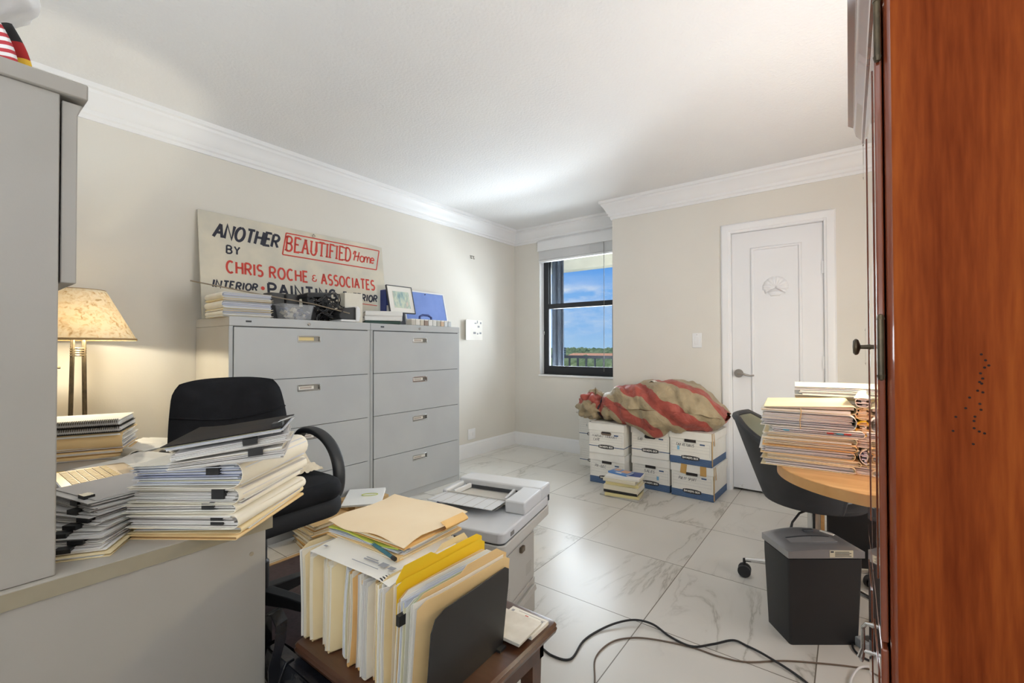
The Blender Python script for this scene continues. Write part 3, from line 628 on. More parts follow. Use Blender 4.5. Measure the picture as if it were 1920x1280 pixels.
# ------------------------------------------------------------------ things on the right cabinet
def book(label, loc, rz, w, l, h, col, pages=PAPER, group=None, name='book', cat='book', rot=None, spine_text=False):
    t = thing(name, label, cat, loc, rz, group, rot=rot)
    c = .0025
    obj('cover', MB().box(-w/2, w/2, -l/2, l/2, 0, c).box(-w/2, w/2, -l/2, l/2, h-c, h).box(w/2-c, w/2, -l/2, l/2, c, h-c), col, t, bevel=.001)
    obj('pages', MB().box(-w/2+.004, w/2-c, -l/2+.004, l/2-.004, c, h-c), pages, t, smooth=False)
    return t
def binder(label, loc, rz, w, l, h, col, group=None):
    t = thing('ring_binder', label, 'binder', loc, rz, group)
    obj('cover', MB().box(-w/2, w/2, -l/2, l/2, 0, .004).box(-w/2, w/2, -l/2, l/2, h-.004, h).box(w/2-.004, w/2, -l/2, l/2, .004, h-.004), col, t, bevel=.002)
    obj('pages', MB().box(-w/2+.012, w/2-.02, -l/2+.006, l/2-.006, .004, h-.010), PAPER, t, smooth=False)
    return t
WB = mat('white_vinyl', srgb(232, 232, 230), .4); DG = mat('dark_green_cover', srgb(44, 74, 66), .5); DNAVY = mat('navy_cover', srgb(48, 66, 132), .5, c2=srgb(42, 58, 120), scale=8)
binder('slim dark green binder lowest in the pile on the right cabinet', (-2.87, 2.14, ZT), math.radians(-28), .22, .26, .022, DG)
binder('white ring binder lower of two on the right cabinet', (-2.865, 2.15, ZT+.023), math.radians(-32), .24, .27, .034, WB)
binder('white ring binder upper of two on the right cabinet', (-2.865, 2.15, ZT+.058), math.radians(-30), .24, .27, .036, WB)
z = ZT+.0945
pf = thing('framed_picture', 'small framed green abstract print leaning behind the white binders', 'picture', (-2.965, 2.435, ZT+.108), rot=(0, math.radians(-15), math.radians(-3)))
pw, ph = .255, .24
obj('frame', frame_x(-pw/2, pw/2, 0, ph, -.012, .004, .006), mat('thin_dark_frame', srgb(70, 74, 78), .5), pf)
obj('mount', MB().box(-.010, .0, -pw/2+.005, pw/2-.005, .005, ph-.005), PAPER, pf, smooth=False)
def artmat():
    m = bpy.data.materials.new('green_abstract_print'); m.use_nodes = True; nt = m.node_tree; b = nt.nodes['Principled BSDF']
    tc = nt.nodes.new('ShaderNodeTexCoord'); mp = nt.nodes.new('ShaderNodeMapping'); mp.inputs['Scale'].default_value = (1, 26, 9); n = nt.nodes.new('ShaderNodeTexNoise'); n.inputs['Scale'].default_value = 1; n.inputs['Detail'].default_value = 4
    r = ramp(nt, [(.3, srgb(130, 160, 168)), (.42, srgb(172, 194, 188)), (.52, srgb(212, 218, 196)), (.6, srgb(160, 184, 178)), (.7, srgb(218, 204, 188))])
    nt.links.new(tc.outputs['Object'], mp.inputs[0]); nt.links.new(mp.outputs[0], n.inputs[0]); nt.links.new(n.outputs[0], r.inputs[0]); nt.links.new(r.outputs[0], b.inputs['Base Color']); b.inputs['Roughness'].default_value = .5; return m
obj('print', MB().box(0, .001, -.075, .085, .045, ph-.05), artmat(), pf, smooth=False)
obj('strut', MB().obox((-.03, 0, .06), (.006, .05, .14), (0, .35, 0)), GREYD, pf, smooth=False)
bn = thing('ring_binder', 'upright dark blue binder standing between the sign and the framed print', 'binder', (-3.035, 2.335, ZT+.0))
obj('cover', MB().box(-.07, 0, -.026, -.022, 0, .30).box(-.07, 0, .022, .026, 0, .30).box(-.004, 0, -.022, .022, 0, .30), DNAVY, bn, bevel=.002)
obj('pages', MB().box(-.068, -.012, -.02, .018, .005, .29), PAPER, bn, smooth=False)
obj('spine_label', MB().box(0, .001, -.014, .014, .10, .17), PAPER, bn, smooth=False)
cbd = thing('pin_board', 'blue pin board in a white frame leaning on the wall over the right cabinet', 'pin board', (-3.10, 2.86, ZT), rot=(0, -math.atan2(.085, .35), 0))
obj('frame', frame_x(-.27, .245, 0, .352, -.012, .004, .012), WHITE, cbd)
obj('felt', MB().box(-.010, .001, -.26, .235, .01, .342), mat('blue_felt', srgb(128, 152, 214), .95, c2=srgb(120, 144, 206), scale=8), cbd, smooth=False)
obj('push_pin', MB().lathe([(0, 0), (.005, 0), (.003, .006), (.005, .010), (0, .010)], 8, (.001, .0, .325), 'x'), GREYD, cbd)
hp = thing('hole_punch', 'black paper punch with an arched handle among the small boxes', 'hole punch', (-2.90, 2.62, ZT), 0)
obj('base', MB().box(-.045, .045, -.06, .06, 0, .015), BLACK, hp, bevel=.004); obj('handle', MB().tube([(0, -.068, .02), (0, -.062, .085), (0, -.03, .098), (0, .03, .098), (0, .066, .082), (0, .07, .02)], .010, 8), DNAVY, hp)
rnd = random.Random(12); y = 2.335; cc = [srgb(196, 190, 180), srgb(220, 216, 208), srgb(206, 196, 180), srgb(150, 130, 118), srgb(222, 222, 220), srgb(214, 214, 210), srgb(186, 184, 176), srgb(206, 178, 150), srgb(216, 220, 222), srgb(196, 202, 206)]
words = ['nearest the white binders', 'second along the row', 'third along the row', 'fourth along the row, brown', 'fifth along the row', 'sixth along the row', 'seventh along the row', 'eighth along the row, tan', 'ninth along the row', 'at the window end of the row']
for i in range(10):
    wdt = rnd.uniform(.038, .046); t = thing('tape_case', 'small plastic tape case on the right cabinet, ' + words[i], 'tape case', (-2.775, y+wdt/2, ZT), rnd.uniform(-.05, .05), 'tape cases along the front of the right cabinet')
    obj('case', MB().box(-.032, .03, -wdt/2+.001, wdt/2-.001, 0, .04), mat('tape_case_%d' % i, cc[i], .4), t, bevel=.002)
    obj('lid', MB().box(-.033, .031, -wdt/2+.0005, wdt/2-.0005, .040, .050), mat('tape_lid', srgb(226, 226, 222), .35), t, bevel=.002); y += wdt+.004
# ------------------------------------------------------------------ folder pile on the floor by the cabinets
z = .0
for i, h in enumerate([.03, .035, .03, .034, .03]):
    folder('worn manila folder in the floor pile beside the left file cabinet, %s' % order(i, 5), (-2.53, 1.47, z), math.radians(78+i*3), .24, .26, h, [KRAFT, MANILAO, KRAFT, MANILAO, KRAFT][i], SHEETSC, 8, 70+i, 'folders piled on the floor', wedge=.2, jit=.006, rot=.03)
    z += h+.001
pf2 = folder('white presentation folder with a green oval emblem, flat on a carton by the cabinet', (-2.535, 1.70, .205), math.radians(5), .235, .31, .010, WB, SHEETS, 3, 81, None, wedge=.0, name='presentation_folder', bow=.0)
pf2.location = (-2.52, 1.755, .185); pf2.rotation_euler = (0, 0, math.radians(48))
mb = MB(); mb.tube([(.03+.05*math.cos(a*PI/10), .02+.022*math.sin(a*PI/10), .0125) for a in range(21)], .0022, 4); obj('oval_emblem', mb, GREENC, pf2)
bx = obj('brown_carton', MB().box(-.10, .10, -.13, .13, 0, .184), KRAFT, bevel=.003, loc=(-2.55, 1.762, 0), rot=(0, 0, math.radians(2))); tag(bx, 'small brown carton under the white presentation folder by the cabinets', 'box')
# ================================================================== grey desk with hutch
dk = thing('desk', 'grey laminate office desk with an overhead hutch, left foreground', 'desk', (0, 0, 0))
DE, DF, DB, DL = -1.16, .537, -.26, -3.17
obj('desktop', MB().box(DL, DE, DB, DF, .709, .739), DESKT, dk, bevel=.002)
obj('edge_band', MB().box(DE, DE+.0025, DB, DF+.0025, .7095, .7385).box(DL, DE, DF, DF+.0025, .7095, .7385), DESKE, dk, smooth=False)
obj('end_panel', MB().box(DE-.03, DE-.002, DB, DF-.012, 0, .709), DESK, dk, bevel=.002)
obj('end_panel', MB().box(DL, DL+.028, DB, DF-.012, 0, .709), DESK, dk, bevel=.002)
obj('modesty_panel', MB().box(DL+.03, DE-.03, DB+.02, DB+.045, .1, .709), DESK, dk)
obj('screw_cover', MB().lathe([(0, 0), (.005, 0), (.005, .001), (0, .001)], 12, (DE-.002, DF-.045, .66), 'x'), DESKE, dk)
hu = obj('hutch_side_panel', MB().box(-1.206, -1.178, DB, .158, .7395, 1.637), DESK, dk, bevel=.002)
obj('hutch_side_panel', MB().box(DL, DL+.028, DB, .158, .7395, 1.637), DESK, dk, bevel=.002)
obj('hutch_top', MB().box(DL, -1.172, DB, .196, 1.637, 1.668), mat('hutch_top_laminate', srgb(166, 162, 156), .5, c2=srgb(160, 156, 150), scale=5), dk, bevel=.003)
obj('hutch_back', MB().box(DL+.03, -1.208, DB, DB+.012, .7395, 1.637), DESK, dk, smooth=False)
obj('hutch_shelf', MB().box(DL+.03, -1.208, DB+.014, .155, 1.28, 1.305), DESK, dk)
for i in range(2):
    x0 = DL+.02+i*.99; x1 = x0+.985 if i == 0 else -1.182
    obj('flipper_door', MB().prism([(.161, 1.283), (.183, 1.283), (.183, 1.606), (.190, 1.628), (.161, 1.628)], x0, x1, 'x'), DESK, dk, bevel=.002)
# paper piles on the desk end --------------------------------------------------
A0 = math.radians(35.5); e1 = Vector((math.cos(A0), math.sin(A0), 0)); e2 = Vector((-e1.y, e1.x, 0))
corner = Vector((-1.076, .428, .7395)); Wd, Ld = .245, .285
ctr = corner - e1*Wd/2 + e2*Ld/2
spec = [(.008, MANILA, SHEETSC, 3, []), (.014, MANILAP, SHEETSB, 5, []), (.030, IVORY, SHEETS, 10, [(.62, -1, '-y', .6)]), (.020, IVORY, SHEETS, 7, [(.5, -1, '-y', .8)]), (.034, IVORY, SHEETS, 12, [(.62, -1, '-y', .6)]), (.062, IVORY, SHEETSB, 20, [(.5, -1, '-y', .8)])]
z = 0
for i, (h, c, ms, n, cl) in enumerate(spec):
    q = ctr + e1*[0, -.004, .002, -.012, 0, .004][i] + e2*[0, .01, 0, .004, .008, 0][i]; q.z = .7395+z*1.0
    folder('ivory folder in the tall pile on the desk corner, ' + order(i, len(spec)), q, A0+[0, .03, -.01, .02, -.02, .0][i], Wd, Ld, h, c, ms, n, 100+i, 'folders in the tall desk pile', wedge=[0, .1, .12, .2, .12, .25][i], clip=cl, jit=.005, rot=.018)
    z += h+.0012
zt = .7395+z
A1 = math.radians(60); f1 = Vector((math.cos(A1), math.sin(A1), 0)); f2 = Vector((-f1.y, f1.x, 0))
c1 = Vector((-1.058, .398, 0)) + f2*.142
for i, (h, cl, ms, tl, wg, dz) in enumerate([(.026, [(.5, -1, '-y', .9)], SHEETS, .03, .45, 0), (.018, [(.35, -1, '-y', .9)], SHEETS, .10, .2, .026)]):
    q = c1.copy(); q.z = zt-.009+dz
    folder(['loose white papers with a black clip, lower on top of the tall desk pile', 'loose white papers with a black clip, upper on top of the tall desk pile'][i], q, 0, .215, .285, h, IVORY, ms, int(h/.0024), 120+i, 'clipped papers on the tall desk pile', wedge=wg, clip=cl, cov=False, name='paper_bundle', cat='papers', jit=.004, rot=.02, tilt=(-.04, -tl, A1+[0, .05, -.02][i]))
rp = thing('clipped_report', 'dark covered report with a black clip, topmost on the tall desk pile', 'report', (c1.x, c1.y, zt+.0455), rot=(-.045, -.12, A1-.02))
obj('cover', MB().plate(lambda u, v: (-.112+.224*u, -.146+.292*v, .004+.006*max(0, .2-u)*5*v), 8, 6, .0016), mat('dark_report_cover', srgb(38, 36, 37), .7, c2=srgb(48, 42, 39), scale=8, spec=.15), rp)
obj('pages', sheets(MB(), .215, .28, .009, 4, random.Random(3), .003, .01, -.006), SHEETSB, rp, smooth=False)
o = obj('binder_clip', clip_mesh(MB(), .105, -.10, .002, 'x', .018, .04, .018), BLACK, rp, smooth=False)
obj('clip_wire', MB().tube([(.10, -.115, .014), (.125, -.112, .02), (.132, -.10, .02), (.125, -.088, .02), (.10, -.085, .014)], .0016, 6), CHROME, rp)
# left pile (clipped bundles fanned out, partly inside the hutch)
B0 = math.radians(150); g1 = Vector((math.cos(B0), math.sin(B0), 0)); g2 = Vector((-g1.y, g1.x, 0))   # g1 along the right face, g2 into the hutch
cor = Vector((-1.20, .238, .7395)); rnd = random.Random(21); z = 0; nb_ = 9
for i in range(nb_):
    h = [.006, .008, .009, .010, .009, .010, .010, .011, .012][i]; rr = rnd.uniform(-.10, .10)-i*.10
    g1r = Vector((math.cos(B0+rr), math.sin(B0+rr), 0)); g2r = Vector((-g1r.y, g1r.x, 0)); q = cor + Vector((-.006-.012*i, -.002-.0005*i, 0)) + g1r*.1075 + g2r*.097; q.z = .7395+z
    first = i == 0
    folder(('manila folder at the bottom of the fanned paper pile beside the hutch' if first else 'clipped white papers in the fanned pile beside the hutch, %s' % order(i, nb_)), q, B0+rr, .215, .195, h, MANILAP, SHEETS, max(4, int(h/.002)), 140+i, 'clipped papers in the fanned desk pile', wedge=0, cov=first, clip=[] if first else [(-1, rnd.uniform(-.6, -.1), '-x', 1.0)], name='file_folder' if first else 'paper_bundle', cat='folder' if first else 'papers', jit=.005, rot=.03)
    z += h+.0008
# laptop, pen, spiral books
lp = thing('laptop', 'silver laptop with a lamp-lit keyboard, open on the desk beside the hutch', 'laptop', (-1.885, .33, .7395))
LAPM = mat('laptop_bronze_grey', srgb(178, 160, 136), .35, .3)
obj('base', MB().prism(rrect(-.175, .165, -.115, .115, .012), 0, .016), LAPM, lp, bevel=.002)
kb = MB()
for r in range(6):
    for c in range(14): kb.box(-.155+c*.0225, -.155+c*.0225+.0185, .015-.0195*r+.05-.018, .015-.0195*r+.05-.002, .016, .0178)
obj('keyboard', kb, mat('gold_lit_keys', srgb(214, 180, 110), .5), lp, smooth=False)
obj('trackpad', MB().box(-.05, .05, .072, .108, .016, .0165), mat('laptop_pad', srgb(160, 142, 120), .3), lp, smooth=False)
sl = obj('screen_lid', MB().prism(rrect(-.175, .165, 0, .235, .01), -.006, .004).deform(lambda x, y, z: (x, y, z)), mat('silver_lid', srgb(214, 214, 216), .35, .2), lp, bevel=.002, loc=(0, -.085, .018), rot=(math.radians(118), 0, 0))
obj('display', MB().box(-.165, .155, .01, .225, -.0068, -.006), mat('dark_display', srgb(40, 40, 44), .2), sl, smooth=False)
pn = thing('ballpoint_pen', 'black and yellow ballpoint pen lying on the far edge of the laptop', 'pen', (-2.09, .30, .745), math.radians(62))
obj('barrel', MB().tube([(.0, 0, 0), (.085, 0, 0)], .0052, 10), BLACK, pn); obj('grip', MB().tube([(-.045, 0, 0), (0, 0, 0)], [.0045, .0052], 10), YELLOW, pn); obj('tip', MB().tube([(-.06, 0, 0), (-.045, 0, 0)], [.0008, .0045], 10), NICKEL, pn); obj('plunger', MB().tube([(.085, 0, 0), (.098, 0, 0)], .0032, 8), NICKEL, pn); obj('pocket_clip', MB().box(.04, .085, -.002, .002, .006, .008), BLACK, pn)
z = .7395
for i, (h, c) in enumerate([(.016, MANILA), (.016, MANILA), (.062, MANILA)]):
    folder('tan folder in the pile beneath the spiral notebooks, %s' % order(i, 3), (-2.41, .395, z), math.radians(-24), .235, .28, h, c, SHEETS, max(4, int(h/.004)), 170+i, 'tan folders on the desk under the lamp', wedge=.06, jit=.006, rot=.03)
    z += h+.001
for i in range(2):
    t = thing('spiral_notebook', ['dark spiral notebook, lower of two under the desk lamp', 'dark spiral notebook with a pale cover, upper of two under the desk lamp'][i], 'notebook', (-2.41+.004*i, .395-.006*i, z), math.radians(-24), 'spiral notebooks under the lamp')
    obj('back_cover', MB().box(-.11, .11, -.14, .14, 0, .002), BLACK, t, smooth=False); obj('pages', sheets(MB(), .215, .275, .018, 7, random.Random(i), .002, .008, .003), SHEETS, t, smooth=False); obj('front_cover', MB().box(-.11, .11, -.14, .14, .021, .023), IVORY if i else BLACK, t, smooth=False)
    mb = MB()
    for k in range(44):
        y = -.134+k*.0062; mb.tube([(.104+.0125*math.cos(a), y+.0015*a/6, .0125+.0125*math.sin(a)) for a in [q*PI/5 for q in range(10)]], .0013, 4)
    obj('spiral_coil', mb, BRONZE, t); z += .0255
# papers hanging over the far desk edge, little grey tray, crumpled tissue
for i, (x, y, r, lab) in enumerate([(-2.36, .53, .5, 'white sheets curling over the front desk edge beside the tan folders'), (-2.05, .42, .35, 'loose white sheets on the desk edge behind the tall folder pile')]):
    t = thing('loose_papers', lab, 'papers', (x, y, .7395), r)
    for k in range(5): obj('sheet', MB().plate(lambda u, v: (-.10+.2*u+.006*k, -.13+.24*v+.012*k, .001+.003*k+.02*max(0, v-.55)**2*4*(1 if k < 3 else .4)), 6, 10, .0008), PAPER, t)
tr = thing('desk_tray', 'small grey curved tray at the front desk edge behind the loose papers', 'tray', (-2.235, .535, .7395), .1)
TRG = mat('tray_grey', srgb(188, 184, 172), .5)
obj('shell', MB().sections([[(x, -.03+.06*math.cos(a)*.5, .004+.026*math.sin(a)) for a in [PI*q/8 for q in range(9)]] + [(x, -.03+.06*math.cos(a)*.44, .004+.022*math.sin(a)) for a in [PI*q/8 for q in range(8, -1, -1)]] for x in (-.09, .05)]), TRG, tr)
obj('foot', MB().box(-.09, .05, -.062, -.056, 0, .006), TRG, tr); obj('foot', MB().box(-.09, .05, -.004, .002, 0, .006), TRG, tr)
# ------------------------------------------------------------------ desk lamp
LX, LY = -2.93, .462
lm = thing('table_lamp', 'bronze table lamp with a glowing mottled parchment shade', 'lamp', (LX, LY, .7395))
def shade_mat():
    m = bpy.data.materials.new('parchment_shade'); m.use_nodes = True; nt = m.node_tree; b = nt.nodes['Principled BSDF']; L = nt.links.new
    tc = nt.nodes.new('ShaderNodeTexCoord'); n = nt.nodes.new('ShaderNodeTexNoise'); n.inputs['Scale'].default_value = 48; n.inputs['Detail'].default_value = 8; n.inputs['Distortion'].default_value = .9; L(tc.outputs['Object'], n.inputs[0])
    r = ramp(nt, [(.3, srgb(206, 178, 128)), (.42, srgb(232, 216, 182)), (.55, srgb(240, 230, 206))]); L(n.outputs[0], r.inputs[0]); L(r.outputs[0], b.inputs['Base Color']); b.inputs['Roughness'].default_value = .8
    t = nt.nodes.new('ShaderNodeBsdfTranslucent'); L(r.outputs[0], t.inputs[0]); mx = nt.nodes.new('ShaderNodeMixShader'); mx.inputs[0].default_value = .16
    L(b.outputs[0], mx.inputs[1]); L(t.outputs[0], mx.inputs[2]); L(mx.outputs[0], nt.nodes['Material Output'].inputs[0]); return m
SHADE = shade_mat(); zs0, zs1 = 1.20-.7395, 1.435-.7395
shd = obj('lamp_shade', MB().lathe([(.214, zs0), (.098, zs1), (.0955, zs1-.001), (.2115, zs0)], 48), SHADE, lm, angle=30)
shd.data.polygons.foreach_set('use_smooth', [True]*len(shd.data.polygons))
TRIMM = mat('shade_trim', srgb(170, 140, 96), .7)
obj('shade_trim', MB().lathe([(.2125, zs0-.004), (.2165, zs0-.004), (.2155, zs0+.006), (.2125, zs0+.006)], 48), TRIMM, shd); obj('shade_trim', MB().lathe([(.0945, zs1-.004), (.0985, zs1-.004), (.0975, zs1+.003), (.0945, zs1+.003)], 48), TRIMM, shd)
obj('shade_ring', MB().tube([(.0965*math.cos(a*PI/12), .0965*math.sin(a*PI/12), zs1-.004) for a in range(25)], .002, 5).tube([(-.096, 0, zs1-.004), (.096, 0, zs1-.004)], .002, 5), BRONZE, shd)
for i, (dx, dy) in enumerate(((-.019, -.019), (.019, -.019), (.019, .019), (-.019, .019))):
    obj('stem_rod', MB().tube([(dx*1.35, dy*1.35, .02), (dx, dy, zs0+.024)], .0052, 10), BRONZE, lm)
mb = MB()
for k in range(4): mb.tube([(.026*math.cos(a*PI/10), .026*math.sin(a*PI/10), zs0-.075+k*.011) for a in range(21)], .0042, 6)
obj('stem_collar', mb, BRONZE, lm)
obj('base', MB().lathe([(0, 0), (.10, 0), (.10, .010), (.085, .02), (.03, .026), (0, .026)], 32), BRONZE, lm)
obj('harp', MB().tube([(0, 0, zs0+.03), (.05, 0, zs0+.1), (.045, 0, zs1-.06), (0, 0, zs1), (-.045, 0, zs1-.06), (-.05, 0, zs0+.1), (0, 0, zs0+.03)], .003, 6).box(-.025, .025, -.025, .025, zs0+.022, zs0+.03), BRONZE, lm)
obj('switch_knob', MB().cyl((.0, -.06, .33), (.0, -.11, .33), .006, n=8), BRONZE, lm)
bm_ = bpy.data.materials.new('lamp_bulb'); bm_.use_nodes = True; bm_.node_tree.nodes['Principled BSDF'].inputs['Emission Color'].default_value = (1, .78, .45, 1); bm_.node_tree.nodes['Principled BSDF'].inputs['Emission Strength'].default_value = 3
obj('bulb', MB().lathe([(0, 0), (.012, 0), (.014, .02), (.028, .05), (.028, .065), (.016, .084), (0, .088)], 20, (0, 0, zs0+.035)), bm_, lm)
light('table_lamp_light', 'POINT', (LX+.05, LY, 1.238), 13, (1, .90, .68), shadow_soft_size=.018)
# ------------------------------------------------------------------ flags and bag on top of the hutch
cr = obj('white_carton', MB().box(-1.62, -1.315, -.24, .055, 1.6685, 1.812), BOARD, bevel=.003); tag(cr, 'white carton standing on the hutch at the left picture edge', 'box')
rnd = random.Random(9)
def bagf(u, v):
    a = u*2*PI; ph = (v-.5)*PI; s = .8+.2*abs(math.cos(ph)); cx, cy, cz = -1.36, -.02, 1.868
    p = Vector((.16*math.cos(a)*max(.02, math.cos(ph))**.6, .165*math.sin(a)*max(.02, math.cos(ph))**.6, .055*math.sin(ph)))
    nz = noise.noise(Vector((p.x*14, p.y*14, p.z*14+3)))*.016+abs(noise.noise(Vector((p.x*32, p.y*32, p.z*32))))*.012; p += p.normalized()*nz
    return (cx+p.x, cy+p.y, max(1.814, cz+p.z))
bg_ = obj('plastic_bag', MB().grid(bagf, 40, 20), mat('white_plastic_film', srgb(244, 245, 248), .35, bump=.5, bscale=22), angle=80); tag(bg_, 'crumpled white plastic bag lying on the carton above the desk flags', 'bag')
def flagmat(name, kind):
    m = bpy.data.materials.new(name); m.use_nodes = True; nt = m.node_tree; b = nt.nodes['Principled BSDF']; L = nt.links.new
    tc = nt.nodes.new('ShaderNodeTexCoord'); s = nt.nodes.new('ShaderNodeSeparateXYZ'); L(tc.outputs['UV'], s.inputs[0])
    if kind == 'de':
        r = ramp(nt, [(0, srgb(232, 190, 60)), (.333, srgb(176, 36, 36)), (.666, srgb(36, 34, 34))]); r.color_ramp.interpolation = 'CONSTANT'; L(s.outputs[1], r.inputs[0]); L(r.outputs[0], b.inputs['Base Color'])
    else:
        f = _m(nt, 'GREATER_THAN', _m(nt, 'FRACT', _m(nt, 'MULTIPLY', s.outputs[1], 6.5)), .5); mx = nt.nodes.new('ShaderNodeMixRGB'); L(f, mx.inputs[0]); mx.inputs[1].default_value = (*srgb(190, 60, 70), 1); mx.inputs[2].default_value = (*srgb(236, 234, 236), 1)
        k = _m(nt, 'MULTIPLY', _m(nt, 'GREATER_THAN', s.outputs[1], .46), _m(nt, 'LESS_THAN', s.outputs[0], .42)); m2 = nt.nodes.new('ShaderNodeMixRGB'); L(k, m2.inputs[0]); L(mx.outputs[0], m2.inputs[1]); m2.inputs[2].default_value = (*srgb(48, 70, 130), 1); L(m2.outputs[0], b.inputs['Base Color'])
    b.inputs['Roughness'].default_value = .8; return m
def flag(name, label, loc, m, pole_y, sgn):
    t = thing(name, label, 'flag', loc)
    obj('staff', MB().tube([(0, 0, .004), (0, pole_y, .105)], .003, 6), mat('gold_staff', srgb(190, 150, 60), .4, .5), t)
    n, k = 14, 8; mb = MB(); uv = []
    def f(u, v): # cloth hangs down from the staff, draped
        return (.006*math.sin(u*9)*(.3+u)+.012*u, .012+.050*u+.022*(1-v)*(.4+u)+.006*math.sin(v*3), .030+.012*sgn+.068*v-.055*u*(1-.35*v)+.028*u*u)
    mb.grid(f, n, k); o = obj('cloth', mb, m, t)
    ul = o.data.uv_layers.new(name='uv'); 
    for lp_ in o.data.loops: vi = lp_.vertex_index; ul.data[lp_.index].uv = ((vi//(k+1))/n, (vi % (k+1))/k)
    so = o.modifiers.new('thick', 'SOLIDIFY'); so.thickness = .0008
    obj('foot', MB().lathe([(0, 0), (.02, 0), (.02, .006), (.005, .012), (0, .012)], 16), BLACK, t)
    return t
flag('desk_flag', 'small red, white and blue striped desk flag drooping on the hutch', (-1.235, .018, 1.6685), flagmat('striped_flag_cloth', 'us'), -.0, 0)
flag('desk_flag', 'small black, red and gold desk flag drooping behind the striped one', (-1.27, .040, 1.6685), flagmat('tricolour_flag_cloth', 'de'), .0, 1)
# ================================================================== black office chair
ch = thing('office_chair', 'black high-back office chair with loop arms between desk and file cabinets', 'chair', (-2.03, .90, 0), math.radians(2))
def cushion(x0, x1, y0, y1, z0, z1, r, crown, rf):
    mb = MB(); rings = []
    for s, z in ((.86, z0), (.97, z0+.012), (1, z0+.03), (1.0, z1-.035), (.97, z1-.012), (.90, z1)):
        cx, cy = (x0+x1)/2, (y0+y1)/2; rings.append([(cx+(x-cx)*s, cy+(y-cy)*s, z) for x, y in rrect(x0, x1, y0, y1, r, 6)])
    mb.sections(rings, caps=False); n = len(rings[0]); cx, cy = (x0+x1)/2, (y0+y1)/2; last = rings[-1]; tops = [last]
    for s in (.75, .5, .25): tops.append([(cx+(x-cx)*s, cy+(y-cy)*s, z1+crown*(1-s**2)) for x, y, _ in last])
    mb.sections(tops, caps=False); mb.add([(cx, cy, z1+crown)]+tops[-1], [(0, 1+j, 1+(j+1) % n) for j in range(n)]); mb.add([p for p in rings[0]], [tuple(range(n))])
    return mb
seat = obj('seat_cushion', cushion(-.25, .28, -.25, .25, .50, .585, .11, .02, 0), FABRIC, ch, angle=60)
obj('seat_shell', cushion(-.26, .272, -.25, .25, .425, .52, .10, .0, 0), mat('black_navy_upholstery_under', srgb(28, 30, 36), .8, bump=.1, bscale=300), ch, angle=60)
def backf(front):
    def f(u, v):
        y = (u-.5)*2; zz = .57+.43*v; hw = .262-.038*v**2.6; topc = .018*(1-abs(y)**3); x = -.285-.05*v+.045*y*y - .03*(v-.45)**2*2
        zz += topc*v
        dep = .045*(1-abs(y)**5)*(1-abs(2*v-1)**7); x += dep if front else -dep*.8
        r = 1-.10*max(0, (v-.86)/.14)**2-.08*max(0, (.1-v)/.1)**2
        return (x, y*hw*r, zz)
    return f
mb = MB(); nU, nV = 24, 20; mb.grid(backf(True), nU, nV); mb.grid(backf(False), nU, nV); k = (nU+1)*(nV+1); q = lambda i, j: i*(nV+1)+j
for i in range(nU): mb.f += [(q(i,0), q(i+1,0), k+q(i+1,0), k+q(i,0)), (q(i,nV), k+q(i,nV), k+q(i+1,nV), q(i+1,nV))]
for j in range(nV): mb.f += [(q(0,j), k+q(0,j), k+q(0,j+1), q(0,j+1)), (q(nU,j), q(nU,j+1), k+q(nU,j+1), k+q(nU,j))]
bk_ = obj('backrest', mb, FABRIC, ch, angle=60)
fb = backf(True); obj('seam', MB().tube([(fb(i/20, .68-.10*math.sin(PI*i/20))[0]+.001, *fb(i/20, .68-.10*math.sin(PI*i/20))[1:]) for i in range(21)], .0045, 6), FABRIC, bk_)
for s in (-1, 1):
    path = [(-.20, .44), (-.225, .50), (-.235, .60), (-.228, .69), (-.195, .735), (-.13, .752), (-.04, .748), (.05, .715), (.11, .655), (.135, .58), (.13, .50), (.10, .455), (.04, .435)]
    rings = []
    for i, (x, z) in enumerate(path):
        a = Vector(path[max(0, i-1)]); b = Vector(path[min(len(path)-1, i+1)]); d = (b-a).normalized(); nx, nz = -d.y, d.x
        hw = .028; th = .017 if 3 < i < 8 else .019
        rings.append([(x+nx*py*th, s*.287+px_*hw, z+nz*py*th) for px_, py in ((-1, -.6), (-.6, -1), (.6, -1), (1, -.6), (1, .6), (.6, 1), (-.6, 1), (-1, .6))])
    obj('armrest', MB().sections(rings), mat('black_arm_plastic', srgb(40, 42, 46), .5), ch, angle=70, sub=2)
    obj('arm_bracket', MB().box(-.20, .05, min(s*.16, s*.287), max(s*.16, s*.287), .415, .435), BLACK, ch)
obj('back_bracket', MB().tube([(.0, 0, .41), (-.22, 0, .41), (-.31, 0, .48), (-.345, 0, .72)], .02, 8), BLACK, ch)
obj('gas_lift', MB().lathe([(0, .08), (.03, .08), (.03, .24), (.022, .25), (.022, .41), (.07, .415), (.07, .43), (0, .43)], 18), BLACK, ch)
for k in range(5):
    a = math.radians(18+72*k); c, s = math.cos(a), math.sin(a)
    ln = obj('base_leg', MB().sections([[(r*c-s*w_*y, r*s+c*w_*y, z+h_*q_) for y, q_ in ((-1, 0), (1, 0), (.8, 1), (-.8, 1))] for r, w_, z, h_ in ((.02, .034, .075, .055), (.16, .028, .078, .042), (.31, .022, .068, .03))]), mat('black_arm_plastic', srgb(40, 42, 46), .5), ch, bevel=.004)
    cs = obj('caster', MB().cyl((.30*c-s*.022, .30*s+c*.022, .032+.016), (.30*c-s*.006, .30*s+c*.006, .032+.016), .030, n=18).cyl((.30*c+s*.022, .30*s-c*.022, .048), (.30*c+s*.006, .30*s-c*.006, .048), .030, n=18).cyl((.30*c, .30*s, .04), (.30*c, .30*s, .085), .007), BLACK, ch, bevel=.003)
    cs.location.z = -.0025
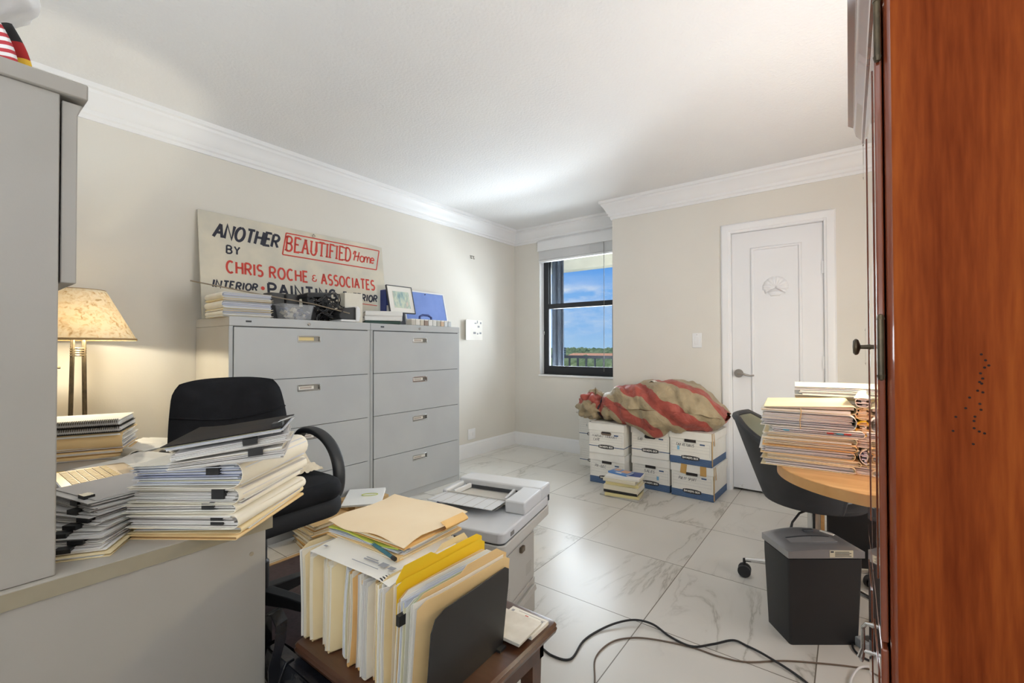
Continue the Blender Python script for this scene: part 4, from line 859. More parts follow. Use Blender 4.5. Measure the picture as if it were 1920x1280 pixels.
tw = thing('crumpled_cloth', 'crumpled cream cloth lying on the seat of the black office chair', 'cloth', (-1.985, 1.02, .598))
obj('cloth', MB().grid(lambda u, v: (-.10+.17*u, -.10+.2*v, .012+.075*(1-abs(2*u-1)**2)*(1-abs(2*v-1)**2)*(1+.9*noise.noise(Vector((u*5, v*5, 2))))+.012*noise.noise(Vector((u*14, v*14, 5)))), 24, 24), mat('cream_cloth', srgb(226, 216, 196), .9, c2=srgb(210, 198, 176), scale=30), tw, angle=70)
mt = thing('chair_mat', 'dark brown chair mat with a tan edge on the tiles under the chair', 'mat', (0, 0, 0))
obj('pad', MB().box(-2.44, -1.45, .0, 1.42, 0, .012), mat('dark_plum_mat', srgb(74, 58, 60), .7, c2=srgb(64, 50, 52), scale=60, bump=.2, bscale=400), mt, smooth=False)
obj('border', MB().box(-2.465, -2.44, -.025, 1.445, 0, .016).box(-2.44, -1.45, 1.42, 1.445, 0, .016), mat('tan_mat_edge', srgb(196, 158, 112), .7), mt, bevel=.003)
# ================================================================== low dark wood table with standing files
def wood(name, c1, c2, c3, scale=(9, 9, .7), rough=.35, coat=.2, spec=.4, fine=9):
    m = bpy.data.materials.new(name); m.use_nodes = True; nt = m.node_tree; b = nt.nodes['Principled BSDF']; L = nt.links.new
    b.inputs['Specular IOR Level'].default_value = spec
    tc = nt.nodes.new('ShaderNodeTexCoord'); mp = nt.nodes.new('ShaderNodeMapping'); mp.inputs['Scale'].default_value = scale; L(tc.outputs['Object'], mp.inputs[0])
    n = nt.nodes.new('ShaderNodeTexNoise'); n.inputs['Scale'].default_value = 1.1; n.inputs['Detail'].default_value = 5; n.inputs['Distortion'].default_value = .8; L(mp.outputs[0], n.inputs[0])
    n2 = nt.nodes.new('ShaderNodeTexNoise'); n2.inputs['Scale'].default_value = fine; n2.inputs['Detail'].default_value = 4; L(mp.outputs[0], n2.inputs[0])
    mixf = _m(nt, 'ADD', _m(nt, 'MULTIPLY', n.outputs[0], .72), _m(nt, 'MULTIPLY', n2.outputs[0], .28))
    r = ramp(nt, [(.36, c1), (.5, c2), (.64, c3)]); L(mixf, r.inputs[0]); L(r.outputs[0], b.inputs['Base Color']); b.inputs['Roughness'].default_value = rough; b.inputs['Coat Weight'].default_value = coat; b.inputs['Coat Roughness'].default_value = .2 if coat < .9 else .03
    return m
DWOOD = wood('dark_walnut', srgb(62, 38, 26), srgb(78, 48, 32), srgb(92, 58, 40), (.8, 9, 9), .3, .3)
TX0, TX1, TY0, TY1, TZ = -1.128, -.634, .575, 1.05, .42
tb = thing('coffee_table', 'low dark walnut side table with a moulded edge, carrying the standing files', 'table', (0, 0, 0))
mb = MB(); rings = []
for o_, z in ((-.012, TZ-.030), (-.002, TZ-.026), (.0, TZ-.018), (-.004, TZ-.012), (-.001, TZ-.008), (-.006, TZ-.001), (-.012, TZ)):
    rings.append([(x, y, z) for x, y in rrect(TX0-o_, TX1+o_, TY0-o_, TY1+o_, .012, 3)])
obj('table_top', mb.sections(rings), DWOOD, tb, angle=30)
obj('apron', MB().box(TX0+.03, TX1-.03, TY0+.03, TY0+.048, TZ-.09, TZ-.03).box(TX0+.03, TX1-.03, TY1-.048, TY1-.03, TZ-.09, TZ-.03).box(TX0+.03, TX0+.048, TY0+.03, TY1-.03, TZ-.09, TZ-.03).box(TX1-.048, TX1-.03, TY0+.03, TY1-.03, TZ-.09, TZ-.03), DWOOD, tb, smooth=False)
for sx, sy in ((0, 0), (0, 1), (1, 0), (1, 1)):
    x = TX1-.055 if sx else TX0+.055; y = TY1-.055 if sy else TY0+.055
    obj('leg', MB().sections([[(x+a*s, y+b2*s, z) for a, b2 in ((-1,-1),(1,-1),(1,1),(-1,1))] for s, z in ((.013, .013 if y < 9 else 0), (.022, TZ-.03))]) if x < -1.0 else MB().sections([[(x+a*s, y+b2*s, z) for a, b2 in ((-1,-1),(1,-1),(1,1),(-1,1))] for s, z in ((.013, 0), (.022, TZ-.03))]), DWOOD, tb, smooth=False)
def standing(label, x, th, cols, ms, n, seed, lean=.0, h=.238, l=.285, y0=.605, tab=None, name='file_folder', curve=.0, pinch=.5, group='files standing on the dark side table', clip=False, back_h=None, cat='folder'):
    """a folder standing on its spine: two card panels and sheets between; x = thickness direction"""
    rnd = random.Random(seed); t = thing(name, label, cat, (x, y0+l/2, TZ), rnd.uniform(-.03, .03), group)
    def df(a, b, c):
        k = c/h; e = max(0, 1-(b+l/2)/.09); a = -th/2+(a+th/2)*(1-pinch*e*e)   # the near end pinches shut
        return (a+lean*c+curve*math.sin(k*PI)*(.4+.6*e) + .0025*math.sin(b*11+seed)*k, b, c)
    path = [(-th/2, h*1.0), (-th/2, .02)]
    for i in range(7):
        a = PI+PI*i/6; path.append((th/2*math.cos(a), .012+.012*math.sin(a)))
    path += [(th/2, .02), (th/2, (back_h or h)*1.0)]
    def panel(mb, side):
        xs = -th/2 if side < 0 else th/2; H_ = h if side < 0 else (back_h or h-.012); ny = 14; rows = []
        t0 = tab if tab is not None else rnd.choice([0, .33, .62])
        for j in range(ny+1):
            v = j/ny; y = -l/2+l*v; up = .013 if (h > .2335 and side < 0 and t0 <= v <= t0+.36) else 0; rd_ = .012*max(0, 1-min(v, 1-v)*18)**2
            rows.append([(xs, y, .006), (xs, y, H_*.35), (xs, y, H_*.7), (xs, y, H_-.0+up-rd_), (xs+.0009, y, H_+up-rd_), (xs+.0009, y, H_*.7), (xs+.0009, y, H_*.35), (xs+.0009, y, .006)])
        return mb.sections(rows)
    c = MB(); panel(c, -1); panel(c, 1); c.grid(lambda u, v: (th/2*math.cos(PI+PI*u)+.0004, -l/2+l*v, .007+.007*math.sin(PI+PI*u)), 8, 4)
    obj('cover', c.deform(df), cols, t, angle=50)
    p = MB()
    for i in range(n):
        xx = -th/2+.002+(th-.004)*(i+.5)/n; tt = (th-.004)/n*.6; hh = h-rnd.uniform(.008, .024); yy = rnd.uniform(-.007, .006); ls = l*rnd.uniform(.955, .97)
        for_y = [-l/2+yy+ls*q_ for q_ in (0, .06, .14, .24, .32, 1)]
        vs_ = []; zs_ = (.008, hh*.35, hh*.7, hh)
        rings = []
        for y_ in for_y: rings.append([(xx-tt/2, y_, z) for z in zs_]+[(xx+tt/2, y_, z) for z in zs_[::-1]])
        p.sections(rings)
    obj('pages', p.deform(df), ms, t, smooth=False)
    if clip: obj('binder_clip', MB().obox((th*.1, -l/2-.004, h*.80), (.012, .022, .022)).deform(df), BLACK, t, smooth=False)
    return t
row = [('pale manila folder of white papers standing at the far left end of the file row', .022, MANILAP, SHEETS, 8, -1.108, -1.118),
 ('pale manila folder with white sheets, second from the left in the file row', .026, MANILAP, SHEETS, 8, -1.075, -1.072),
 ('tan manila folder standing third from the left in the file row', .020, MANILA, SHEETSC, 5, -1.038, -1.030),
 ('pale manila folder with a dark inner sheet, fourth from the left in the file row', .030, MANILAP, SHEETSC, 7, -1.000, -.992),
 ('open pale folder with loose white sheets, fifth from the left in the file row', .024, IVORY, SHEETSB, 8, -.962, -.945),
 ('orange manila folder bulging in the middle of the file row', .026, MANILAO, SHEETSC, 4, -.926, -.915),
 ('orange manila folder just right of the bulging one in the file row', .018, MANILAO, SHEETS, 4, -.896, -.886),
 ('cream folder of white papers left of the spiral-bound report', .026, IVORY, SHEETS, 10, -.868, -.858),
 ('tan folder pressed against the left of the spiral-bound report', .014, MANILA, SHEETSC, 3, -.845, -.832),
 None,
 ('white papers in a thin pale cover left of the yellow folder', .026, MANILAP, SHEETS, 11, -.806, -.800),
 ('bright yellow folder standing in the file row', .010, YELLOW, SHEETSC, 2, -.784, -.776),
 ('tan folder standing directly right of the yellow folder', .010, MANILA, SHEETSC, 2, -.770, -.752),
 ('thick clip of white papers standing right of the yellow folder', .020, PAPER, SHEETSB, 11, -.752, -.732),
 ('pale green folder of papers behind the last manila folder', .014, mat('pale_green_card', srgb(214, 222, 196), .7), SHEETS, 7, -.729, -.707),
 ('large tan manila folder at the right end of the row, against the black bookend', .012, MANILA, SHEETS, 4, -.711, -.686)]
for i, r in enumerate(row):
    if r is None:
        t = thing('spiral_report', 'report with a black plastic spiral along its top edge, standing in the file row', 'report', (-.826, .605+.14, TZ))
        df = lambda a, b, c: (a+.02*c, b, c)
        obj('cover', MB().box(-.005, -.0042, -.14, .14, 0, .226).box(.0042, .005, -.14, .14, 0, .226).deform(df), MANILAP, t, smooth=False); obj('pages', MB().box(-.004, .004, -.137, .137, 0, .222).deform(df), PAPER, t, smooth=False)
        mb = MB()
        for k in range(38):
            y = -.133+k*.0071; mb.tube([(.009*math.cos(a), y+.0012*a, .226+.009*math.sin(a)) for a in [q_*PI/5 for q_ in range(10)]], .0016, 4)
        obj('spiral_coil', mb.deform(df), BLACK, t); continue
    lab, th, c, ms, n, xb, xt = r
    standing(lab, xb, th, c, ms, n, 200+i, (xt-xb)/.24, curve=[.004, -.003, .0, .003, -.006, .008, .002, -.003, 0, 0, -.004, 0, 0, .003, 0, 0][i], h=(.233 if i < 9 else .240)+(.012 if i == 11 else 0)-(.012 if i in (13, 14) else 0)-(.018 if i == 12 else 0), clip=(i == 13), pinch=[.25, .6, .4, .65, .2, .62, .5, .2, .6, 0, .2, .7, .6, .1, .25, .5][i], y0=.600+[.0, .004, .012, .004, .018, .006, .014, .004, .016, 0, .004, .020, .012, .008, .014, .004][i], tab={11: .05, 15: .5}.get(i))
be = thing('bookend', 'black metal bookend plate propping the right end of the file row', 'bookend', (-.690, .752, TZ), math.radians(2))
obj('plate', MB().prism([(-.135, 0), (.128, 0), (.132, .16), (.128, .195), (.112, .205), (-.10, .205), (-.125, .195), (-.135, .17)], -.0012, .0012, 'x').deform(lambda a, b2, c: (a+.10*c, b2, c)), BLACKM, be, bevel=.0008)
obj('base_tongue', MB().box(-.001, .012, -.06, -.03, 0, .004), BLACKM, be); obj('base_tongue', MB().box(-.001, .014, .10, .125, 0, .006), BLACKM, be)
# papers lying across the tops of the files
zt = TZ+.243
t = thing('paper_sheet', 'white printed sheets lying loosely across the tops of the standing files', 'papers', (-.945, .735, zt-.004), math.radians(4))
for k in range(3):
    obj('sheet', MB().plate(lambda u, v: (-.145+.285*u+.003*k, -.13+.225*v-.002*k, .0+.0015*k-.012*max(0, u-.8)*3*(u-.8)*5-.008*(1-v)**3), 10, 6, .0009), PAPER, t)
mb = MB()
for (a, b2, c, d_) in ((.02, -.10, .05, .004), (.02, -.092, .04, .003), (.075, -.105, .022, .016), (.105, -.104, .018, .012), (.0, -.118, .09, .002), (-.12, -.11, .012, .006)): mb.box(a, a+c, b2, b2+d_, .0045, .0049)
obj('print', mb, RULE, t, smooth=False)
fx, fy = -.985, .782
t = folder('thin tan folder lying lowest on the printed sheets over the files', (fx, fy, zt-.004), math.radians(2), .275, .212, .009, MANILA, SHEETSC, 3, 301, None, wedge=0, jit=.004, rot=.02)
t = folder('grey magazine and loose papers between the tan folders over the files', (fx-.006, fy+.004, zt+.005), math.radians(6), .27, .205, .009, MANILA, SHEETSB, 6, 302, None, wedge=.1, cov=False, name='paper_bundle', cat='papers', jit=.006, rot=.03)
t = thing('green_folder', 'yellow-green folder edge showing under the top tan folder', 'folder', (fx-.01, fy, zt+.015), math.radians(5))
obj('cover', MB().plate(lambda u, v: (-.132+.262*u, -.105+.20*v, .004*math.sin(u*7)), 10, 6, .003), GREENC, t)
t = folder('tan folder holding papers, second from the top of the flat heap over the files', (fx+.008, fy+.01, zt+.020), math.radians(3), .27, .205, .010, MANILAO, SHEETSC, 4, 303, None, wedge=-.2, jit=.005, rot=.02)
t = thing('file_folder', 'large pale tan folder with curled edges, topmost over the standing files', 'folder', (fx, fy+.004, zt+.031), math.radians(2))
def topf(u, v): return (-.142+.296*u-.004*math.sin(v*8), -.112+.23*v-.006*math.sin(u*6), .004+.010*math.sin(u*PI)*.3 - .018*max(0, .25-v)*4*(.3+.7*math.sin(u*5)**2)*.6 + .010*max(0, v-.85)*3 + .006*u)
obj('cover', MB().plate(topf, 24, 16, .0012), mat('pale_tan_card', srgb(240, 220, 188), .75, c2=srgb(236, 214, 180), scale=6), t)
obj('inner_sheets', sheets(MB(), .26, .20, .006, 3, random.Random(9), .004, .02, -.006), SHEETSC, t, smooth=False)
obj('curled_tab', MB().plate(lambda u, v: (.145+.02*math.sin(u*PI), .02+.085*v, .004+.018*u*(1-.3*u)-.012*(1-u)), 6, 5, .001), MANILAO, t)
pn = thing('ballpoint_pen', 'teal and black ballpoint pen poking out of the flat papers over the files', 'pen', (-.895, .675, zt+.010), math.radians(-10))
obj('barrel', MB().tube([(-.07, 0, 0), (.045, 0, 0)], .0045, 10), mat('teal_plastic', srgb(46, 106, 122), .35), pn); obj('cap', MB().tube([(.045, 0, 0), (.058, 0, 0)], .005, 10), BLACK, pn); obj('tip', MB().tube([(-.083, 0, 0), (-.07, 0, 0)], [.001, .0045], 8), NICKEL, pn)
# envelope pad on the table
t = thing('printed_card', 'white printed card lying under the blank pad on the dark table corner', 'card', (-.706, .968, TZ), math.radians(0))
obj('card', MB().box(-.058, .06, -.03, .05, 0, .010), PAPER, t, bevel=.0008)
mb = MB(); mb.box(-.05, -.042, .018, .038, .0101, .0104).box(-.03, .055, .040, .041, .0101, .0104).box(-.03, .055, .012, .013, .0101, .0104).box(.045, .052, .018, .038, .0101, .0104)
obj('grey_print', mb, RULE, t, smooth=False); obj('red_print', MB().box(-.004, .006, .026, .034, .0101, .0104).box(.001, .003, .02, .03, .0101, .0104), RED, t, smooth=False)
t = thing('note_pad', 'blank off-white pad on the right corner of the dark table', 'pad', (-.71, .935, TZ+.0105), math.radians(2))
obj('pages', sheets(MB(), .122, .105, .008, 4, random.Random(4), .001, .004), mat('speckled_paper', srgb(226, 222, 214), .85, c2=srgb(214, 209, 200), scale=25), t, smooth=False)
# ================================================================== multifunction printer
PA = math.radians(12.3)
pr = thing('printer', 'grey multifunction printer standing on the floor behind the file table', 'printer', (-1.06, 1.685, 0), PA)
# local axes: -x to the left, -y to the front; right back lid corner at the origin
def pbox(x0, x1, y0, y1, z0, z1): return MB().box(x0, x1, y0, y1, z0, z1)
PW, PD = .42, .475
obj('body', pbox(-PW+.05, -.065, -PD+.03, -.03, .0, .37), PLASD, pr, bevel=.006)
obj('dark_band', MB().prism([(-.064, .37), (-.064, .40), (-.005, .435), (-PW+.02, .435), (-PW+.05, .40), (-PW+.05, .37)], -PD+.03, -.02, 'y'), mat('printer_dark_band', srgb(58, 60, 64), .5), pr)
obj('scanner_base', MB().prism(rrect(-PW, -.0, -PD, 0, .025), .428, .468), PLASD, pr, bevel=.004)
obj('seam', MB().prism(rrect(-PW+.006, -.006, -PD+.006, -.006, .02), .466, .474), GREYD, pr)
obj('scanner_lid', MB().prism(rrect(-PW, -.0, -PD, 0, .03, 6), .473, .512), PLAS, pr, bevel=.006, seg=3)
ad = obj('document_feeder', MB().box(-PW+.02, -.0, -.105, .0, .512, .565).box(-.085, -.0, -.285, -.1, .512, .562).box(-PW+.02, -PW+.045, -.245, -.1, .512, .553), PLAS, pr, bevel=.007, seg=3)
obj('feeder_slope', MB().add([(-PW+.04, -.10, .52), (-.08, -.10, .52), (-.08, -.105, .558), (-PW+.04, -.105, .558), (-PW+.04, -.24, .530), (-.08, -.24, .530)], [(0, 1, 2, 3), (0, 4, 5, 1)]), PLASD, ad, smooth=False)
obj('feeder_slot', MB().box(-PW+.055, -.095, -.108, -.1, .527, .542), GREYD, ad, smooth=False)
obj('input_tray', MB().prism([(-.245, .527), (-.11, .521), (-.11, .525), (-.245, .533)], -PW+.045, -.085, 'x'), PLASD, ad)
for s in (-PW+.075, -.115): obj('paper_guide', MB().obox((s, -.17, .540), (.012, .12, .020), (0, 0, -.12 if s < -.2 else .12)), PLAS, ad, bevel=.003)
et = obj('output_tray', MB().prism([(-.37, .545), (-.238, .538), (-.238, .542), (-.37, .548)], -PW+.03, -.10, 'x'), PLAS, ad, bevel=.001)
mb = MB()
for k in range(7): mb.add([(-PW+.05+k*.047, -.37, .5484), (-PW+.052+k*.047, -.37, .5484), (-PW+.052+k*.047, -.24, .5424), (-PW+.05+k*.047, -.24, .5424)], [(0, 1, 2, 3)])
obj('tray_rib', mb, mat('tray_rib_tan', srgb(150, 138, 124), .6), et, smooth=False)
obj('tray_lip', MB().box(-PW+.03, -.09, -.243, -.236, .526, .548), PLASD, ad, bevel=.002)
obj('side_label', MB().box(-.0005, .001, -.415, -.385, .484, .498), mat('label_grey', srgb(120, 118, 116), .6), pr, smooth=False)
obj('side_slot', MB().box(-.0005, .0008, -.03, -.012, .49, .515), GREYD, pr, smooth=False)
rd_ = obj('side_door', MB().box(-.066, -.061, -PD+.11, -.04, .165, .355), PLASD, pr, bevel=.002)
obj('door_handle', MB().box(-.062, -.048, -.20, -.165, .322, .345), mat('brown_latch', srgb(110, 96, 78), .5), rd_, bevel=.004)
obj('lower_tray', MB().box(-.066, -.060, -PD+.05, -.035, .01, .155), PLASD, pr, bevel=.002)
obj('tray_pull', MB().prism([(-.060, .135), (-.046, .138), (-.040, .118), (-.060, .095)], -PD+.06, -.06, 'y'), PLASD, pr, bevel=.002)
mb = MB()
for i in range(4):
    for j in range(10): mb.box(-.0655, -.0638, -PD+.05+i*.011, -PD+.058+i*.011, .20+j*.0085, .2045+j*.0085)
obj('vent_slots', mb, GREYD, pr, smooth=False)
mb = MB(); rnd = random.Random(3)
for j in range(7): mb.box(-.0612, -.0606, -.35+rnd.uniform(0, .01), -.29, .175+j*.008, .1775+j*.008); mb.box(-.0612, -.0606, -.13, -.08+rnd.uniform(0, .01), .20+j*.007, .2025+j*.007)
obj('moulded_text', mb, mat('moulded_grey', srgb(176, 172, 164), .6), pr, smooth=False)
obj('stabiliser_foot', MB().prism([(-.05, 0), (.03, 0), (.035, .02), (.02, .035), (.015, .06), (-.05, .10)], -PD+.02, -PD+.10, 'y'), mat('cream_foot_plastic', srgb(222, 214, 196), .6), pr, bevel=.005)
obj('paper_tab', MB().obox((-PW+.06, -.33, .516), (.03, .035, .004), (0, .5, .3)), mat('blue_tab', srgb(82, 112, 176), .6), pr)
# ================================================================== leather bag on the floor
bgt = thing('leather_bag', 'black leather satchel with straps and buckles standing against the dark table front', 'bag', (-1.03, .573, 0), 0)
BH = .382
def bagv(u, v):
    a = 2*PI*u; z = BH*v; sx = .205*(.97+.03*math.sin(v*PI)); sy = .030*(.9+.1*math.sin(v*PI))*(1-.25*v**4)
    c, s = math.cos(a), math.sin(a); p = (abs(c)**.3*math.copysign(1, c)*sx, abs(s)**.4*math.copysign(1, s)*sy, z)
    n = noise.noise(Vector((p[0]*9, p[1]*9, z*9)))*.006; return (p[0]+n, min(.029, p[1]+n), max(0, min(BH, z+n*(1 if 0 < v < 1 else 0))))
obj('body', MB().grid(bagv, 56, 18), LEATHER, bgt, angle=70)
FY = lambda v: -.026-.012*math.sin(PI*v)
obj('flap', MB().sections([[(x, .012, BH+.000), (x, -.018, BH+.001), (x, -.031-.004*math.sin(x*40), BH-.03), (x, -.036-.005*math.sin(x*31+1), BH-.10), (x, -.035, BH-.17), (x, -.030, BH-.17), (x, -.030, BH-.10), (x, -.026, BH-.03), (x, -.015, BH-.003), (x, .012, BH-.004)] for x in [-.185+.37*q/14 for q in range(15)]]), LEATHER, bgt, angle=60)
for x in (-.10, .085):
    stp = obj('strap', MB().sections([[(a, .0, BH+.004), (a, -.022, BH+.005), (a, -.043, BH-.04), (a, -.047, BH-.12), (a, -.047, BH-.21), (a, -.041, BH-.21), (a, -.040, BH-.12), (a, -.036, BH-.04), (a, -.018, BH+.001), (a, .0, BH+.0)] for a in (x-.019, x+.019)]), LEATHER, bgt, bevel=.002)
    obj('buckle', MB().tube([(x-.026, -.049, BH-.07), (x+.026, -.049, BH-.07), (x+.026, -.051, BH-.115), (x-.026, -.051, BH-.115), (x-.026, -.049, BH-.07)], .004, 8), CHROME, stp)
obj('zip', MB().tube([(-.18, -.034, BH-.06), (-.05, -.043, BH-.075), (.06, -.043, BH-.085), (.18, -.034, BH-.09)], .0035, 6), CHROME, bgt)
def belt(pts, hw):
    return MB().sections([[(p[0], p[1]-hw, p[2]), (p[0], p[1]+hw, p[2]+.006), (p[0]+.003, p[1]+hw, p[2]+.010), (p[0]+.003, p[1]-hw, p[2]+.004)] for p in pts])
obj('shoulder_strap', belt([(-.198, -.005, .30), (-.212, -.01, .37), (-.208, -.012, .43), (-.185, -.014, .465), (-.15, -.014, .478), (-.118, -.016, .462), (-.104, -.026, .425), (-.098, -.044, .38), (-.090, -.046, .34)], .014), LEATHER, bgt)
obj('handle', MB().tube([(-.06+.12*i/10, -.040, BH-.02-.02*abs(i-5)/5-.0*i) for i in range(11)], .007, 8), LEATHER, bgt)
# ================================================================== archive boxes
def text_on(parent, name, m, s, u0, u1, v0, v1, y, **k):
    mb = MB(); text(mb, s, u0, u1, v0, v1, lambda u, v, z: (u, y-z, v), **k); return obj(name, mb, m, parent, smooth=False)
def archive_box(label, loc, rz, kind, words, w=.322, d=.395, h=.255, tape=False, tear=False, mark=False):
    t = thing('archive_box', label, 'box', loc, rz, 'archive boxes by the door'); hw = w/2-.006; fy_ = -d/2+.006
    obj('body', MB().box(-hw, hw, -d/2+.006, d/2-.006, 0, h-.004), BOARD, t, bevel=.002)
    ld = obj('lid', MB().box(-w/2, w/2, -d/2, -d/2+.004, h-.062, h).box(-w/2, w/2, d/2-.004, d/2, h-.062, h).box(-w/2, -w/2+.004, -d/2, d/2, h-.062, h).box(w/2-.004, w/2, -d/2, d/2, h-.062, h).box(-w/2, w/2, -d/2, d/2, h-.004, h), BOARD, t, bevel=.0015)
    y = fy_-.0006
    if kind == 'band':
        obj('blue_band', MB().box(-hw-.0006, hw+.0006, -d/2+.0054, d/2-.0054, .001, .055), BLUEB, t, smooth=False)
        mb = MB()
        for k in range(6): mb.box(-hw-.001, hw+.001, -d/2+.005, d/2-.005, .007+k*.008, .0085+k*.008)
        obj('band_lines', mb, mat('pale_band_line', srgb(120, 144, 176), .7), t, smooth=False)
        obj('handle_slot', MB().prism(rrect(-.042, .042, h-.082, h-.060, .002), y-.0062, y+.002, 'y'), mat('slot_dark', srgb(44, 40, 40), .9), t)
        lz = .052
    else:
        obj('blue_line', MB().box(-hw-.0006, hw+.0006, y-.0003, y+.002, .058, .064).box(hw, hw+.0008, -d/2+.006, d/2-.006, .058, .064), BLUEB, t, smooth=False)
        obj('handle_slot', MB().prism(rrect(-.046, .046, h-.098, h-.068, .014), y-.0008, y+.002, 'y'), mat('slot_shadow', srgb(120, 104, 92), .9) if kind == 'line' else mat('slot_dark', srgb(44, 40, 40), .9), t)
        if kind == 'line': obj('slot_gap', MB().prism(rrect(-.038, .038, h-.082, h-.070, .005), y-.0012, y, 'y'), mat('slot_dark', srgb(44, 40, 40), .9), t)
        lz = .060
    mb = MB(); u0, u1 = -hw+.012, hw-.014; v1 = h-.088; v0 = lz+.022
    for k in range(4 if kind == 'band' else 5):
        v = v1-(v1-v0)*k/4; 
        if k < 5: ribbon(mb, [(u0, v), (u1, v)], .0009, lambda u, v, z: (u, y-z, v), .0002)
    ribbon(mb, [(u0, v1), (u0, v0)], .0009, lambda u, v, z: (u, y-z, v), .0002); ribbon(mb, [(u1, v1), (u1, v0)], .0009, lambda u, v, z: (u, y-z, v), .0002)
    obj('ruled_lines', mb, RULE, t, smooth=False)
    lg = obj('brand_badge', MB().prism([(-.068, -.011), (-.04, -.016), (0, -.0175), (.04, -.016), (.068, -.011), (.068, .011), (.04, .016), (0, .0175), (-.04, .016), (-.068, .011)], y-.0010, y+.001, 'y').deform(lambda a, b2, c: (a, b2, c+lz)), mat('badge_black', srgb(46, 44, 46), .6), t, smooth=False)
    text_on(lg, 'badge_lettering', PAPER, 'BANKERS BOX', -.058, .058, lz-.0065, lz+.0065, y-.0013, wd=.24, gap=.16)
    obj('size_mark', MB().box(hw-.085, hw-.048, y-.0008, y+.001, h-.098, h-.088), BLUEB, t, smooth=False)
    for i, (s, a, b2, vv) in enumerate(words): text_on(t, 'handwriting', INK, s, -hw+a, -hw+b2, v1-vv-.020, v1-vv, y-.0004, wd=.13, shear=.25, gap=.28, jit=.07, seed=len(s))
    if mark: obj('recycling_mark', MB().box(-hw+mark[0], -hw+mark[0]+.018, y-.0006, y+.001, mark[1], mark[1]+.030), LBLUE, t, smooth=False)
    if tape:
        for a in (-.06, .085): obj('parcel_tape', MB().obox((a, -d/2-.0006, h-.036), (.045, .0016, .072), (0, .12 if a < 0 else 0, 0)), mat('parcel_tape', srgb(196, 156, 92), .4, c2=srgb(188, 146, 84), scale=12), t, smooth=False)
    if tear: obj('torn_edge', MB().box(w/2-.003, w/2+.0012, -d/2+.0, -d/2+.014, .012, h).obox((w/2+.001, -d/2+.05, h-.05), (.002, .014, .10), (.2, 0, 0)), KRAFT, t, smooth=False)
    return t
bh = .255
archive_box('white archive box with a blue striped base, behind the stacked books', (-1.645, 3.70, 0), math.radians(1), 'band', [('PR-GEC', .045, .15, .012)])
archive_box('white archive box with two handwritten lines, upper of the left column', (-1.65, 3.69, bh), math.radians(2), 'line', [('MARIAN TRAMAN', .03, .25, .010), ('CARE', .04, .10, .040)])
archive_box('white archive box marked SALES with a blue striped base, lower of the middle column', (-1.295, 3.785, 0), math.radians(-1), 'band', [('SALES', .10, .19, .012)], mark=(.205, .085))
archive_box('white archive box marked SIB, upper of the middle column under the bundle', (-1.298, 3.775, bh), math.radians(0), 'oval', [('SIB', .05, .095, .010)])
archive_box('white archive box with brown parcel tape on its lid, lowest beside the door', (-.963, 3.762, 0), math.radians(-2), 'band', [('PULTY SPORT', .055, .19, .014)], tape=True, tear=True)
archive_box('white archive box marked TAX RETURNS, upper one beside the door', (-.968, 3.755, bh), math.radians(-3), 'band', [('TAX RETURNS', .045, .185, .010)], tear=True, mark=(.055, .105))
archive_box('white archive box half hidden at the window corner, lower', (-1.972, 4.125, 0), 0, 'line', [('TAX', .10, .16, .010)])
archive_box('white archive box half hidden at the window corner, upper', (-1.976, 4.12, bh), .01, 'line', [('LOTS', .08, .16, .010)])
z = 2*bh
for i, (h, nm, c) in enumerate([(.018, 'pale folder lowest on the half hidden box by the window corner', IVORY), (.014, 'dark edged folder in the middle on the half hidden box by the window corner', BLACK), (.030, 'white papers topmost on the half hidden box by the window corner', IVORY)]):
    folder(nm, (-2.03+.02*i, 4.02, z), math.radians(4+5*i), .25, .24, h, c, SHEETS, 6, 400+i, None, cov=i < 2, wedge=0, name='file_folder' if i < 2 else 'paper_bundle', cat='folder' if i < 2 else 'papers'); z += h+.001
